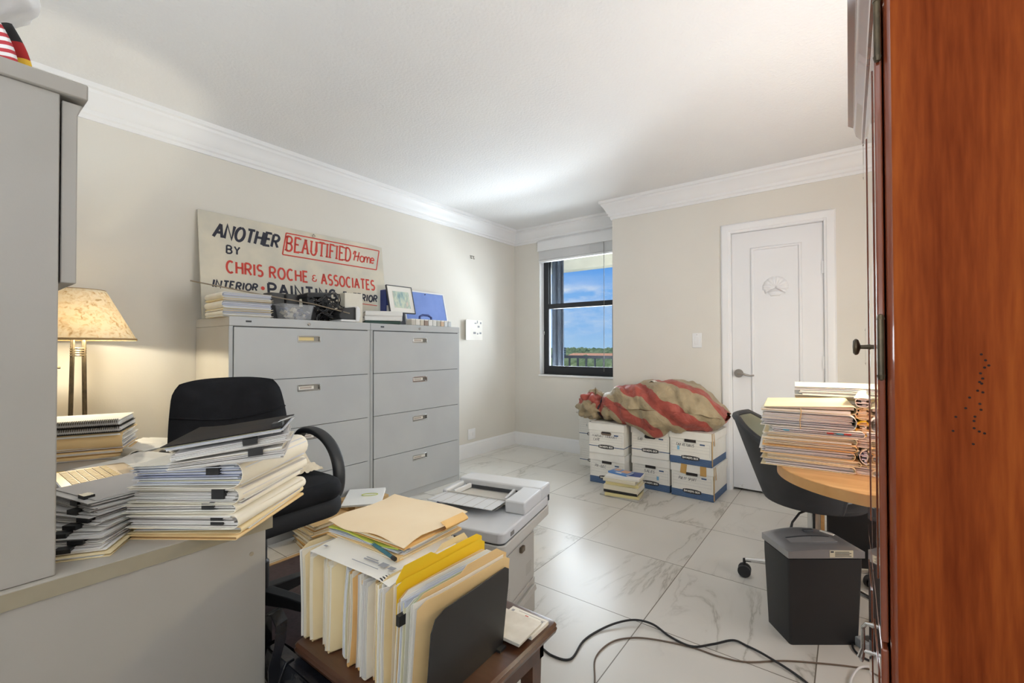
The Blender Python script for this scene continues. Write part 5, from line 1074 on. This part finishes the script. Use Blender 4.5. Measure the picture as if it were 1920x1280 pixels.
# striped canvas bundle
def canvas_mat():
    m = bpy.data.materials.new('striped_canvas'); m.use_nodes = True; nt = m.node_tree; b = nt.nodes['Principled BSDF']; L = nt.links.new
    g = nt.nodes.new('ShaderNodeTexCoord'); s = nt.nodes.new('ShaderNodeSeparateXYZ'); L(g.outputs['Object'], s.inputs[0])
    n = nt.nodes.new('ShaderNodeTexNoise'); n.inputs['Scale'].default_value = 3.2; n.inputs['Detail'].default_value = 2; L(g.outputs['Object'], n.inputs[0])
    q = _m(nt, 'ADD', _m(nt, 'ADD', _m(nt, 'MULTIPLY', s.outputs[0], .50), _m(nt, 'ADD', _m(nt, 'MULTIPLY', s.outputs[2], .95), _m(nt, 'MULTIPLY', s.outputs[1], .55))), _m(nt, 'MULTIPLY', n.outputs[0], .30))
    f = _m(nt, 'FRACT', _m(nt, 'ADD', _m(nt, 'DIVIDE', q, .27), 5.22)); red = _m(nt, 'LESS_THAN', f, .44)
    n3 = nt.nodes.new('ShaderNodeTexNoise'); n3.inputs['Scale'].default_value = 9; n3.inputs['Detail'].default_value = 5; L(g.outputs['Object'], n3.inputs[0])
    ra = ramp(nt, [(.3, srgb(146, 62, 52)), (.7, srgb(172, 82, 68))]); L(n3.outputs[0], ra.inputs[0]); rb = ramp(nt, [(.3, srgb(146, 130, 102)), (.7, srgb(172, 154, 122))]); L(n3.outputs[0], rb.inputs[0])
    mx = nt.nodes.new('ShaderNodeMixRGB'); L(red, mx.inputs[0]); L(rb.outputs[0], mx.inputs[1]); L(ra.outputs[0], mx.inputs[2]); L(mx.outputs[0], b.inputs['Base Color']); b.inputs['Roughness'].default_value = .62; b.inputs['Sheen Weight'].default_value = .1
    n2 = nt.nodes.new('ShaderNodeTexNoise'); n2.inputs['Scale'].default_value = 13; n2.inputs['Detail'].default_value = 5; n2.inputs['Distortion'].default_value = 1.2; L(g.outputs['Object'], n2.inputs[0]); bp = nt.nodes.new('ShaderNodeBump'); bp.inputs['Strength'].default_value = .75; bp.inputs['Distance'].default_value = .02; L(n2.outputs[0], bp.inputs['Height']); L(bp.outputs[0], b.inputs['Normal'])
    return m
CANV = canvas_mat()
cb = thing('canvas_bundle', 'bundle of red and khaki striped canvas lying on top of the archive boxes', 'bundle', (0, 0, 0))
def lerp(tab, u):
    for (a, p), (b2, q_) in zip(tab, tab[1:]):
        if u <= b2: k = (u-a)/(b2-a); k = k*k*(3-2*k); return p+(q_-p)*k
    return tab[-1][1]
TOP = [(0, .70), (.10, .775), (.25, .825), (.42, .862), (.58, .885), (.72, .865), (.86, .80), (.95, .73), (1, .66)]
BOT = [(0, .525), (.2, .52), (.36, .46), (.55, .44), (.75, .47), (.88, .512), (1, .535)]
FRT = [(0, 3.60), (.15, 3.52), (.4, 3.475), (.65, 3.46), (.85, 3.49), (1, 3.60)]
def canv(u, v):
    x = -1.80+1.045*u + (.03 if .3 < u < .9 else 0)*0; zt_, zb, yf, yb = lerp(TOP, u), lerp(BOT, u), lerp(FRT, u), 3.965
    a = 2*PI*v; c, s = math.cos(a), math.sin(a); yc, zc = (yf+yb)/2, (zt_+zb)/2
    pw = .72; cy_ = math.copysign(abs(c)**pw, c); sz_ = math.copysign(abs(s)**pw, s)
    y = yc-(yb-yf)/2*cy_; z = zc+(zt_-zb)/2*sz_
    end = min(1, min(u, 1-u)/.07)**.5; y = yc+(y-yc)*(.55+.45*end); z = (zb+.09)+(z-zb-.09)*(.5+.5*end)
    q_ = u*1.0+(z-.5)*.9; fold = .026*abs(math.sin(q_*17+2*noise.noise(Vector((u*4, v*6, 1)))))*(.4+.6*max(0, math.sin(u*PI))); nz = .030*noise.noise(Vector((u*7, v*5, 7))) + .024*(abs(noise.noise(Vector((u*15+v*5, v*9, 3))))-.2)
    d = fold+nz-.01
    y -= d*cy_; z += d*sz_
    return (x+.02*noise.noise(Vector((u*6, v*9, 11))), min(y, 3.975), max(z, .513 if y > (3.494 if x < -1.475 else 3.582 if x < -1.135 else 3.550) else zb-.01))
obj('canvas', MB().grid(canv, 120, 72), CANV, cb, angle=80)
def knot(u, v):
    a = 2*PI*u; ph = PI*(v-.5); c = Vector((-1.84, 3.71, .625)); r = Vector((.135*math.cos(a)*math.cos(ph), .19*math.sin(a)*math.cos(ph), .125*math.sin(ph)))
    k = .9+.5*abs(noise.noise(Vector((math.cos(a)*1.7+2, math.sin(a)*1.7, ph*2.2+4))))+.10*math.sin(a*7+ph*5); return tuple(c+r*k) if (c+r*k).z > .514 else (c.x+r.x*k, c.y+r.y*k, .514)
obj('gathered_end', MB().grid(knot, 48, 30), CANV, cb, angle=80)
obj('tie_cord', MB().tube([(-1.745+.01*math.sin(i), 3.72+.150*math.cos(i*2*PI/20), .625+.105*math.sin(i*2*PI/20)) for i in range(21)], .008, 6), mat('dark_cord', srgb(60, 54, 60), .8), cb)
obj('paper_tag', MB().plate(lambda u, v: (-1.315+.07*u, 3.60+.06*v, .868+.012*math.sin(u*4)), 5, 4, .002), PAPER, cb)
# books on the floor
z = 0
bk_spec = [('magazine with a torn corner, lowest of the floor stack by the boxes', .23, .31, .012, mat('grey_cover', srgb(190, 188, 182), .5), -8), ('yellow edged paperback, second from the floor in the stack by the boxes', .20, .26, .020, mat('pale_yellow_cover', srgb(228, 216, 160), .5), 4), ('black edged hardback, third from the floor in the stack by the boxes', .20, .26, .024, BLACK, 0), ('thick cream manual with dark tabs, fourth from the floor in the stack by the boxes', .20, .265, .036, mat('cream_cover', srgb(226, 218, 196), .5), -2), ('cream paperback, fifth from the floor in the stack by the boxes', .195, .25, .024, mat('pale_yellow_cover', srgb(228, 216, 160), .5), 3), ('pale paperback, sixth from the floor in the stack by the boxes', .20, .255, .024, mat('cream_cover', srgb(226, 218, 196), .5), -3), ('white book with a broad blue cover band, second from the top of the floor stack', .205, .26, .018, PAPER, 2), ('small blue and orange paperback, topmost of the floor stack by the boxes', .115, .165, .013, mat('bright_blue_cover', srgb(92, 138, 196), .45), -16)]
for i, (lab, w_, l_, h_, c, r) in enumerate(bk_spec):
    t = book(lab, (-1.415+.006*math.sin(i*2.3)+(-.03 if i == 7 else 0), 3.335+.006*math.cos(i*3.1)+(.0 if i != 7 else .02), z), math.radians(-84+r), w_, l_, h_, c, SHEETSC if i != 0 else PAPER, 'books stacked on the floor'); z += h_+.0006
    if i == 6: obj('cover_print', MB().box(-.095, .035, -.02, .125, h_+.0001, h_+.0005), mat('deep_blue_print', srgb(54, 76, 140), .45), t, smooth=False)
    if i == 7: obj('cover_print', MB().box(-.05, .02, .0, .07, h_+.0001, h_+.0004).box(-.05, .0, -.07, -.02, h_+.0001, h_+.0004), mat('orange_print', srgb(206, 160, 130), .5), t, smooth=False); obj('title_patch', MB().box(.03, .05, -.02, .03, h_+.0001, h_+.0004), PAPER, t, smooth=False)
# ================================================================== round-cornered desk at the right
OAK = wood('light_oak', srgb(190, 140, 84), srgb(204, 156, 98), srgb(214, 168, 110), (3, 20, 6), .4, .1)
rtb = thing('side_desk', 'light oak table with a rounded corner loaded with paper stacks, right of the white door', 'table', (0, 0, 0))
def desk_poly(o=0):
    x0, x1, y0_, y1_, r = -.205-o, .74, 1.530-o, 2.90, .31
    return [(x1, y0_)] + [(x1, y1_)] + [(x0+.03, y1_)] + [(x0, y1_-.03)] + [(x0+r-r*math.cos(a), y0_+r-r*math.sin(a)) for a in [PI/2*i/16 for i in range(17)]]
obj('table_top', MB().prism(desk_poly(), .729, .760), OAK, rtb, bevel=.003)
obj('edge_strip', MB().sections([[(x, y, .7285) for x, y in desk_poly(.0015)], [(x, y, .7595) for x, y in desk_poly(.0015)]], caps=False), mat('oak_edge', srgb(206, 160, 104), .45, c2=srgb(196, 148, 92), scale=14), rtb)
obj('leg', MB().box(-.17, -.11, 2.80, 2.86, 0, .729), OAK, rtb, bevel=.003); obj('leg', MB().box(.64, .70, 2.80, 2.86, 0, .729), OAK, rtb, bevel=.003); obj('leg', MB().box(.64, .70, 1.60, 1.66, 0, .729), OAK, rtb, bevel=.003); obj('leg', MB().box(.22, .28, 1.63, 1.69, 0, .729), OAK, rtb, bevel=.003)
# tall stack
sp = [(.022, MANILAP, SHEETS, 8, 0), (.016, MANILAP, SHEETSC, 6, .01), (.026, MANILA, SHEETS, 9, -.01), (.020, MANILAO, SHEETSC, 7, .005), (.022, MANILAP, SHEETSC, 8, 0), (.020, IVORY, SHEETS, 6, .015), (.050, IVORY, SHEETS, 18, 0), (.026, MANILAP, SHEETSC, 2, .0)]
z = .7605
for i, (h, c, ms, n, dx) in enumerate(sp):
    last = i == len(sp)-1
    t = folder('cream folder of papers in the tall stack on the oak table, ' + order(i, len(sp)), (-.122+dx, 1.885+.004*(i % 2), z), math.radians(3+2*(i % 3)), .25, .275, h, c, ms, n, 500+i, 'folders stacked on the oak table', wedge=.0 if not last else .55, jit=.005, rot=.022, bend=(lambda x, y, zz: (x, y, zz-.012*(x/.25-.5)**2*1.0+.008*(1-(x/.25+.5))) ) if False else None)
    if i == 5:
        for a, cc in ((-.09, srgb(70, 150, 176)), (.03, srgb(176, 60, 56)), (.055, srgb(70, 150, 176)), (.075, srgb(176, 60, 56))): obj('index_tab', MB().box(a, a+.018, -.146, -.136, h*.4, h*.7), mat('tab_%d' % int(cc[0]*999), cc, .6), t, smooth=False)
    z += h*1.0+.0012
obj('rubber_band', MB().tube([(-.02, -.1455, -.06), (-.022, -.147, -.03), (-.018, -.1465, .0), (-.02, -.142, .012)], .0015, 5), KRAFT, t)
z = .7605
for i, (h, c, ms) in enumerate([(.03, MANILAP, SHEETS), (.05, IVORY, SHEETSB), (.035, IVORY, SHEETS), (.045, YELLOW, SHEETSC), (.04, MANILAP, SHEETSC), (.03, IVORY, SHEETS)]):
    folder('lamp-lit folder in the stack against the cherry cabinet, ' + order(i, 6), (.145+.008*math.sin(i*2), 1.90+.01*i, z), math.radians(174+5*(i % 2)), .24, .29, h, c, ms, max(3, int(h/.0035)), 520+i, 'folders half behind the cherry cabinet', wedge=.1, jit=.006, rot=.03); z += h+.001
z = .7605
for i, (h, c, ms) in enumerate([(.075, IVORY, SHEETSC), (.07, MANILAP, SHEETS), (.06, IVORY, SHEETSC), (.035, IVORY, SHEETS)]):
    folder('bright cream folder in the rear stack on the oak table, ' + order(i, 4), (-.045, 2.235, z), math.radians(-4+3*i), .27, .26, h, c, ms, max(3, int(h/.006)), 540+i, 'folders in the rear stack on the oak table', wedge=.05, jit=.006, rot=.02); z += h+.001
mn = thing('tablet_screen', 'slim dark screen leaning beside the lit papers, edge on behind the knob', 'screen', (.115, 2.42, .7645), rot=(0, .16, 0))
obj('housing', MB().prism(rrect(-.16, .16, 0, .335, .012), -.006, .006, 'x'), GREYD, mn, bevel=.002); obj('stand', MB().obox((.06, 0, .10), (.006, .08, .24), (0, -.55, 0)), GREYD, mn)
# lamp behind the cherry cabinet
l2 = thing('desk_lamp', 'small metal reading lamp on the oak table behind the cherry cabinet', 'lamp', (.42, 2.05, .7605))
obj('base', MB().lathe([(0, 0), (.08, 0), (.08, .012), (.02, .02), (0, .02)], 24), BRONZE, l2); obj('stem', MB().tube([(0, 0, .02), (.03, 0, .30), (-.02, 0, .47), (-.10, 0, .50)], .006, 8), BRONZE, l2)
obj('shade', MB().lathe([(.085, -.02), (.05, .06), (.02, .085), (0, .09), (0, .086), (.047, .056), (.08, -.02)], 28, (-.12, 0, .47)), BRONZE, l2)
obj('bulb', MB().lathe([(0, -.02), (.02, -.01), (.024, .01), (.012, .04), (0, .045)], 16, (-.12, 0, .485)), bm_, l2)
light('desk_lamp_light', 'POINT', (.30, 2.05, 1.205), 26, (1, .82, .45), shadow_soft_size=.03)
# grey shell chair
GCH = mat('dark_grey_shell', srgb(62, 62, 64), .75, c2=srgb(54, 54, 56), scale=8, bump=.05, bscale=300); GCI = mat('lamplit_grey_velvet', srgb(120, 118, 96), .85, sheen=.3)  # inner grey carries the lamp's greenish light in its colour
gc = thing('shell_chair', 'grey upholstered swivel tub chair on a chrome base tucked under the oak table', 'chair', (-.14, 2.555, 0), 0)
def tub(inner):
    def f(u, v):
        a = math.radians(-122+244*u) + PI    # back faces -x, opening towards +x
        k = abs(u-.5)*2; zt_ = .805-.26*max(0, k-.22)**.9 if k > .22 else .805; zt_ = max(zt_, .60); zb = .44
        z = zb+(zt_-zb)*v; r = .205+.055*v**.9+(.055*v if k < .7 else .055*v*(1-(k-.7)/.3)); ex = 1.0
        if inner: r -= .028*(1-.3*v)
        return (r*math.cos(a)*1.02-.02*v*(1-k), r*math.sin(a)*1.05, z+(.004 if inner else 0))
    return f
mb = MB(); nu, nv = 48, 14; mb.grid(tub(False), nu, nv); o1 = obj('outer_shell', mb, GCH, gc, angle=60)
obj('inner_shell', MB().grid(tub(True), nu, nv), GCI, gc, angle=60)
ft, fi = tub(False), tub(True); mb = MB()
mb.tube([tuple((Vector(ft(i/nu, 1))+Vector(fi(i/nu, 1)))/2) for i in range(nu+1)], .0155, 8).tube([tuple((Vector(ft(0, j/8))+Vector(fi(0, j/8)))/2) for j in range(9)], .0155, 8).tube([tuple((Vector(ft(1, j/8))+Vector(fi(1, j/8)))/2) for j in range(9)], .0155, 8)
obj('rim', mb, GCH, gc)
obj('shell_bottom', MB().lathe([(0, .415), (.15, .418), (.205, .432), (.216, .452), (.19, .47), (0, .475)], 36), GCH, gc, angle=50)
obj('seat', MB().lathe([(0, .47), (.17, .47), (.19, .485), (.185, .51), (.14, .525), (0, .53)], 32), GCI, gc, angle=50)
obj('gas_lift', MB().lathe([(0, .09), (.032, .09), (.032, .20), (.026, .205), (.026, .40), (.07, .405), (.07, .42), (0, .42)], 20), CHROME, gc)
obj('height_lever', MB().tube([(0, -.03, .405), (-.05, -.10, .39), (-.075, -.14, .355), (-.085, -.16, .30)], [.005, .005, .005, .008], 8), BLACK, gc)
for k in range(5):
    a = math.radians(186+72*k); c, s = math.cos(a), math.sin(a)
    obj('base_leg', MB().tube([(.02*c, .02*s, .11), (.15*c, .15*s, .10), (.29*c, .29*s, .085)], [.018, .015, .011], 10), CHROME, gc)
    obj('caster', MB().cyl((.295*c-s*.024, .295*s+c*.024, .031), (.295*c-s*.005, .295*s+c*.005, .031), .030, n=18).cyl((.295*c+s*.024, .295*s-c*.024, .031), (.295*c+s*.005, .295*s-c*.005, .031), .030, n=18).cyl((.295*c, .295*s, .031), (.295*c, .295*s, .09), .007), BLACK, gc, bevel=.003)
# shredder
SH = math.radians(36.8)
sd = thing('paper_shredder', 'black paper shredder with a silver lid on the tiles below the oak table', 'shredder', (-.195, 2.036, 0), SH)
SW, SD = .287, .175
obj('bin', MB().sections([[(x, y, z) for x, y in rrect(.0+o_, SW-o_, .0+o_, SD-o_, .010, 3)] for o_, z in ((.012, .004), (.010, .0), (.0, .30), (.0, .335))]).deform(lambda x, y, z: (x, y, z)), mat('shredder_black', srgb(34, 34, 36), .5, c2=srgb(31, 31, 33), scale=8, bump=.05, bscale=400), sd)
obj('lid_gap', MB().prism(rrect(.006, SW-.006, .006, SD-.006, .01), .334, .342), BLACKM, sd)
LID = mat('shredder_silver', srgb(150, 150, 152), .35, .5)
def lid(u, v):
    x = -.004+(SW+.008)*u; y = -.006+(SD+.01)*v; e = min(u, 1-u, v*.7, (1-v)*.7); return (x, y, .366+.022*math.sin(PI*u)*(.4+.6*v) + .006*min(1, e*12))
mb = MB().grid(lid, 24, 14); per = [(i/24, 0) for i in range(24)]+[(1, j/14) for j in range(14)]+[(1-i/24, 1) for i in range(24)]+[(0, 1-j/14) for j in range(14)]
mb.sections([[(lid(*p)[0], lid(*p)[1], .341) for p in per], [lid(*p) for p in per]], caps=False)
ld_ = obj('lid', mb, LID, sd, angle=40)
obj('feed_slot', MB().plate(lambda u, v: (.045+.175*u, .085+.010*v, lid((.045+.175*u+.004)/(SW+.008), (.085+.006)/(SD+.01))[2]+.0004), 12, 1, .0008), GREYD, ld_)
obj('slot_guide', MB().plate(lambda u, v: (.04+.185*u, .050+.034*v-.012*math.sin(PI*u)*(1-v), lid((.045+.175*u)/(SW+.008), (.056+.03*v)/(SD+.01))[2]+.0006), 14, 3, .001), mat('shredder_silver_light', srgb(176, 176, 178), .3, .5), ld_)
obj('switch', MB().obox((.150, .115, .400), (.04, .016, .010)), GREYD, ld_, bevel=.002); obj('bin_window', MB().obox((.215, .095, .398), (.012, .05, .003), (0, 0, .5)), PAPER, ld_)
lb = obj('warning_label', MB().box(.155, .245, -.0068, -.0058, .345, .372), mat('label_beige', srgb(206, 198, 172), .6), sd, smooth=False)
mb = MB()
for k in range(4): mb.box(.175, .238-.008*(k % 2), -.0074, -.0068, .349+k*.0052, .3512+k*.0052)
mb.box(.158, .170, -.0074, -.0068, .364, .369); obj('label_print', mb, INK, lb, smooth=False)
# dark computer tower, books under the table
ct = thing('computer_tower', 'black computer tower standing on the tiles behind the grey swivel chair', 'computer', (-.005, 3.15, 0))
obj('case', MB().box(-.10, .10, -.21, .21, .012, .44), BLACK, ct, bevel=.006); obj('front_bezel', MB().box(-.095, .095, -.222, -.21, .02, .43), BLACKM, ct, bevel=.004)
for x_ in (-.08, .08): obj('foot', MB().box(x_-.015, x_+.015, -.19, .19, 0, .012), BLACKM, ct)
obj('power_button', MB().lathe([(0, 0), (.010, 0), (.010, .003), (0, .003)], 14, (0, -.222, .37), 'y'), NICKEL, ct)
pw_ = thing('power_strip', 'grey power strip on the floor behind the shredder by the cherry cabinet', 'power strip', (.11, 2.265, 0), .75)
obj('housing', MB().box(-.12, .12, -.025, .025, 0, .035), mat('strip_grey', srgb(150, 154, 158), .5), pw_, bevel=.004)
for k in range(4): obj('outlet', MB().box(-.1+k*.055, -.07+k*.055, -.015, .015, .035, .037), BLACK, pw_, smooth=False)
# floor cables
def cable(lab, pts, r, m, g='cables on the tiles'):
    P_ = [Vector(p) for p in pts]; out = []
    for i in range(len(P_)-1):
        p0, p1, p2, p3 = P_[max(0, i-1)], P_[i], P_[i+1], P_[min(len(P_)-1, i+2)]
        for k in range(8):
            t = k/8; out.append(.5*((2*p1)+(p2-p0)*t+(2*p0-5*p1+4*p2-p3)*t*t+(3*p1-p0-3*p2+p3)*t**3))
    out.append(P_[-1]); o = obj('power_cable', MB().tube(out, r, 8), m); return tag(o, lab, 'cable', g)
r = .0042
cable('black cable curving across the tiles from the printer towards the cherry cabinet', [(-1.03, 1.42, r), (-.975, 1.455, r), (-.90, 1.44, r), (-.835, 1.465, r), (-.845, 1.58, r), (-.828, 1.672, r), (-.785, 1.755, .012), (-.73, 1.82, .014), (-.66, 1.84, .012), (-.58, 1.815, r), (-.494, 1.80, r+.004), (-.43, 1.86, r+.006), (-.375, 1.935, r+.003), (-.327, 1.937, r), (-.25, 1.905, r+.006), (-.13, 1.85, r), (.02, 1.70, r), (.20, 1.53, r)], r, BLACK)
cable('brown cable crossing the tiles beside the black one', [(-.60, 1.18, .003), (-.712, 1.416, .003), (-.765, 1.53, .003), (-.755, 1.645, .003), (-.70, 1.72, .003), (-.62, 1.765, .003), (-.50, 1.802, .003), (-.40, 1.81, .003), (-.31, 1.84, .003), (-.2, 1.93, .003), (-.08, 2.0, .003), (.0, 2.04, .003), (.062, 2.062, .003), (.2, 2.05, .003)], .003, mat('brown_cable', srgb(112, 96, 82), .5))
cable('black loop of cable at the foot of the shredder', [(.16, 2.36, .004), (.05, 2.29, .004), (.02, 2.245, .004), (.0, 2.19, .004), (.012, 2.14, .004), (.05, 2.115, .004), (.12, 2.11, .004)], .004, BLACK)
cable('white loop of cable on the tiles against the cherry cabinet', [(-.01, 1.90, .004), (-.002, 1.96, .012), (.02, 2.02, .02), (.06, 2.045, .022), (.09, 2.03, .012), (.085, 1.97, .004), (.03, 1.93, .004)], .0035, WHITE)
# ================================================================== cherry armoire
CHERRY = wood('cherry_veneer', srgb(100, 38, 14), srgb(134, 62, 26), srgb(160, 82, 34), (6.5, 6.5, .5), .55, 0, .05, 20)
CHERRYG = wood('glossy_cherry_door', srgb(96, 44, 26), srgb(118, 56, 34), srgb(130, 66, 40), (6, 6, .55), .10, 1.0)
ar = thing('armoire', 'tall cherry wood armoire filling the right edge of the picture', 'armoire', (.046, .88, 0), 0)
AL, AD, AH = .615, .56, 1.735
obj('side_panel', MB().box(.006, AD, 0, .022, .06, AH), CHERRY, ar, bevel=.002); obj('side_panel', MB().box(0, AD, AL-.022, AL, .06, AH), CHERRY, ar, bevel=.004)
obj('front_edge', MB().prism([(.0, .022), (.0, .007), (.002, .003), (.006, .0005), (.008, .0), (.008, .022)], .06, AH, 'z'), CHERRYG, ar, angle=80)
obj('top_panel', MB().box(0, AD, .022, AL-.022, AH-.022, AH), CHERRY, ar, smooth=False); obj('bottom_panel', MB().box(0, AD, .022, AL-.022, .06, .085), CHERRY, ar, smooth=False); obj('back_panel', MB().box(AD-.01, AD, .022, AL-.022, .085, AH-.022), CHERRY, ar, smooth=False)
obj('plinth', MB().box(-.004, AD, -.002, AL+.004, 0, .075), CHERRY, ar, bevel=.004)
cprof = [(0, AH-.045), (-.006, AH-.045), (-.008, AH-.036), (-.014, AH-.034), (-.016, AH-.024), (-.026, AH-.012), (-.032, AH+.012), (-.043, AH+.020), (-.043, AH+.05), (0, AH+.05)]
obj('crown', MB().sections([[(x, y, z) for x, z in cprof] for y in (0, AL+.02)]), CHERRYG, ar, angle=30)
for k, (y0_, y1_) in enumerate(((.006, AL/2-.002), (AL/2+.002, AL-.006))):
    dr = obj('upper_door', MB().box(-.0115, -.002, y0_, y1_, .71, AH-.05), CHERRYG, ar, bevel=.003, seg=3)
    obj('door_panel', MB().box(-.0130, -.011, y0_+.06, y1_-.06, .78, AH-.12), CHERRYG, dr, bevel=.002)
    obj('knob', MB().lathe([(0, -.0), (.0065, .0), (.0045, .004), (.004, .016), (.014, .019), (.0165, .022), (.0165, .025), (.013, .028), (0, .029)], 24, (0, 0, 0), 'x').deform(lambda x, y, z: (-.0115-x, y+(y1_-.03 if k == 0 else y0_+.03), z+1.158)), BRONZE, dr)
    for zz in (1.158, 1.645):
        yy = .001 if k == 0 else AL-.001
        obj('hinge', MB().cyl((-.0075, yy, zz-.042), (-.0075, yy, zz+.042), .0045, n=12).lathe([(0, .042), (.0055, .042), (.004, .049), (0, .051)], 10, (-.0075, yy, zz)).lathe([(0, -.051), (.004, -.049), (.0055, -.042), (0, -.042)], 10, (-.0075, yy, zz)), BRONZE, dr)
    d2 = obj('lower_door', MB().box(-.0115, -.002, y0_, y1_, .10, .70), CHERRYG, ar, bevel=.003, seg=3)
    obj('door_panel', MB().box(-.0130, -.011, y0_+.06, y1_-.06, .17, .63), CHERRYG, d2, bevel=.002)
    py = y0_+.05
    if k == 0: continue
    obj('pull_handle', MB().tube([(-.011, py, .56), (-.022, py, .56), (-.028, py, .55), (-.028, py, .505), (-.032, py, .485), (-.030, py, .475)], [.006, .004, .004, .004, .007, .002], 10).tube([(-.011, py, .50), (-.027, py, .50)], .004, 10), CHROME, d2)
rnd = random.Random(6); mb = MB()
for (x, z) in ((.145, 1.148), (.149, 1.140), (.152, 1.133), (.148, 1.13), (.144, 1.122), (.146, 1.115), (.145, 1.108), (.143, 1.11), (.141, 1.098), (.146, 1.096), (.133, 1.088), (.143, 1.080), (.129, 1.073), (.144, 1.072), (.138, 1.062), (.119, 1.06), (.137, 1.046), (.142, 1.042), (.147, 1.04), (.116, 1.04), (.136, 1.024), (.137, 1.056)):
    mb.lathe([(0, -.0005), (.0016, -.0005), (.0016, .001), (0, .001)], 8, (x-.046, 0, z), 'y')
obj('worm_holes', mb, mat('hole_dark', srgb(40, 18, 10), .9), ar, smooth=False)
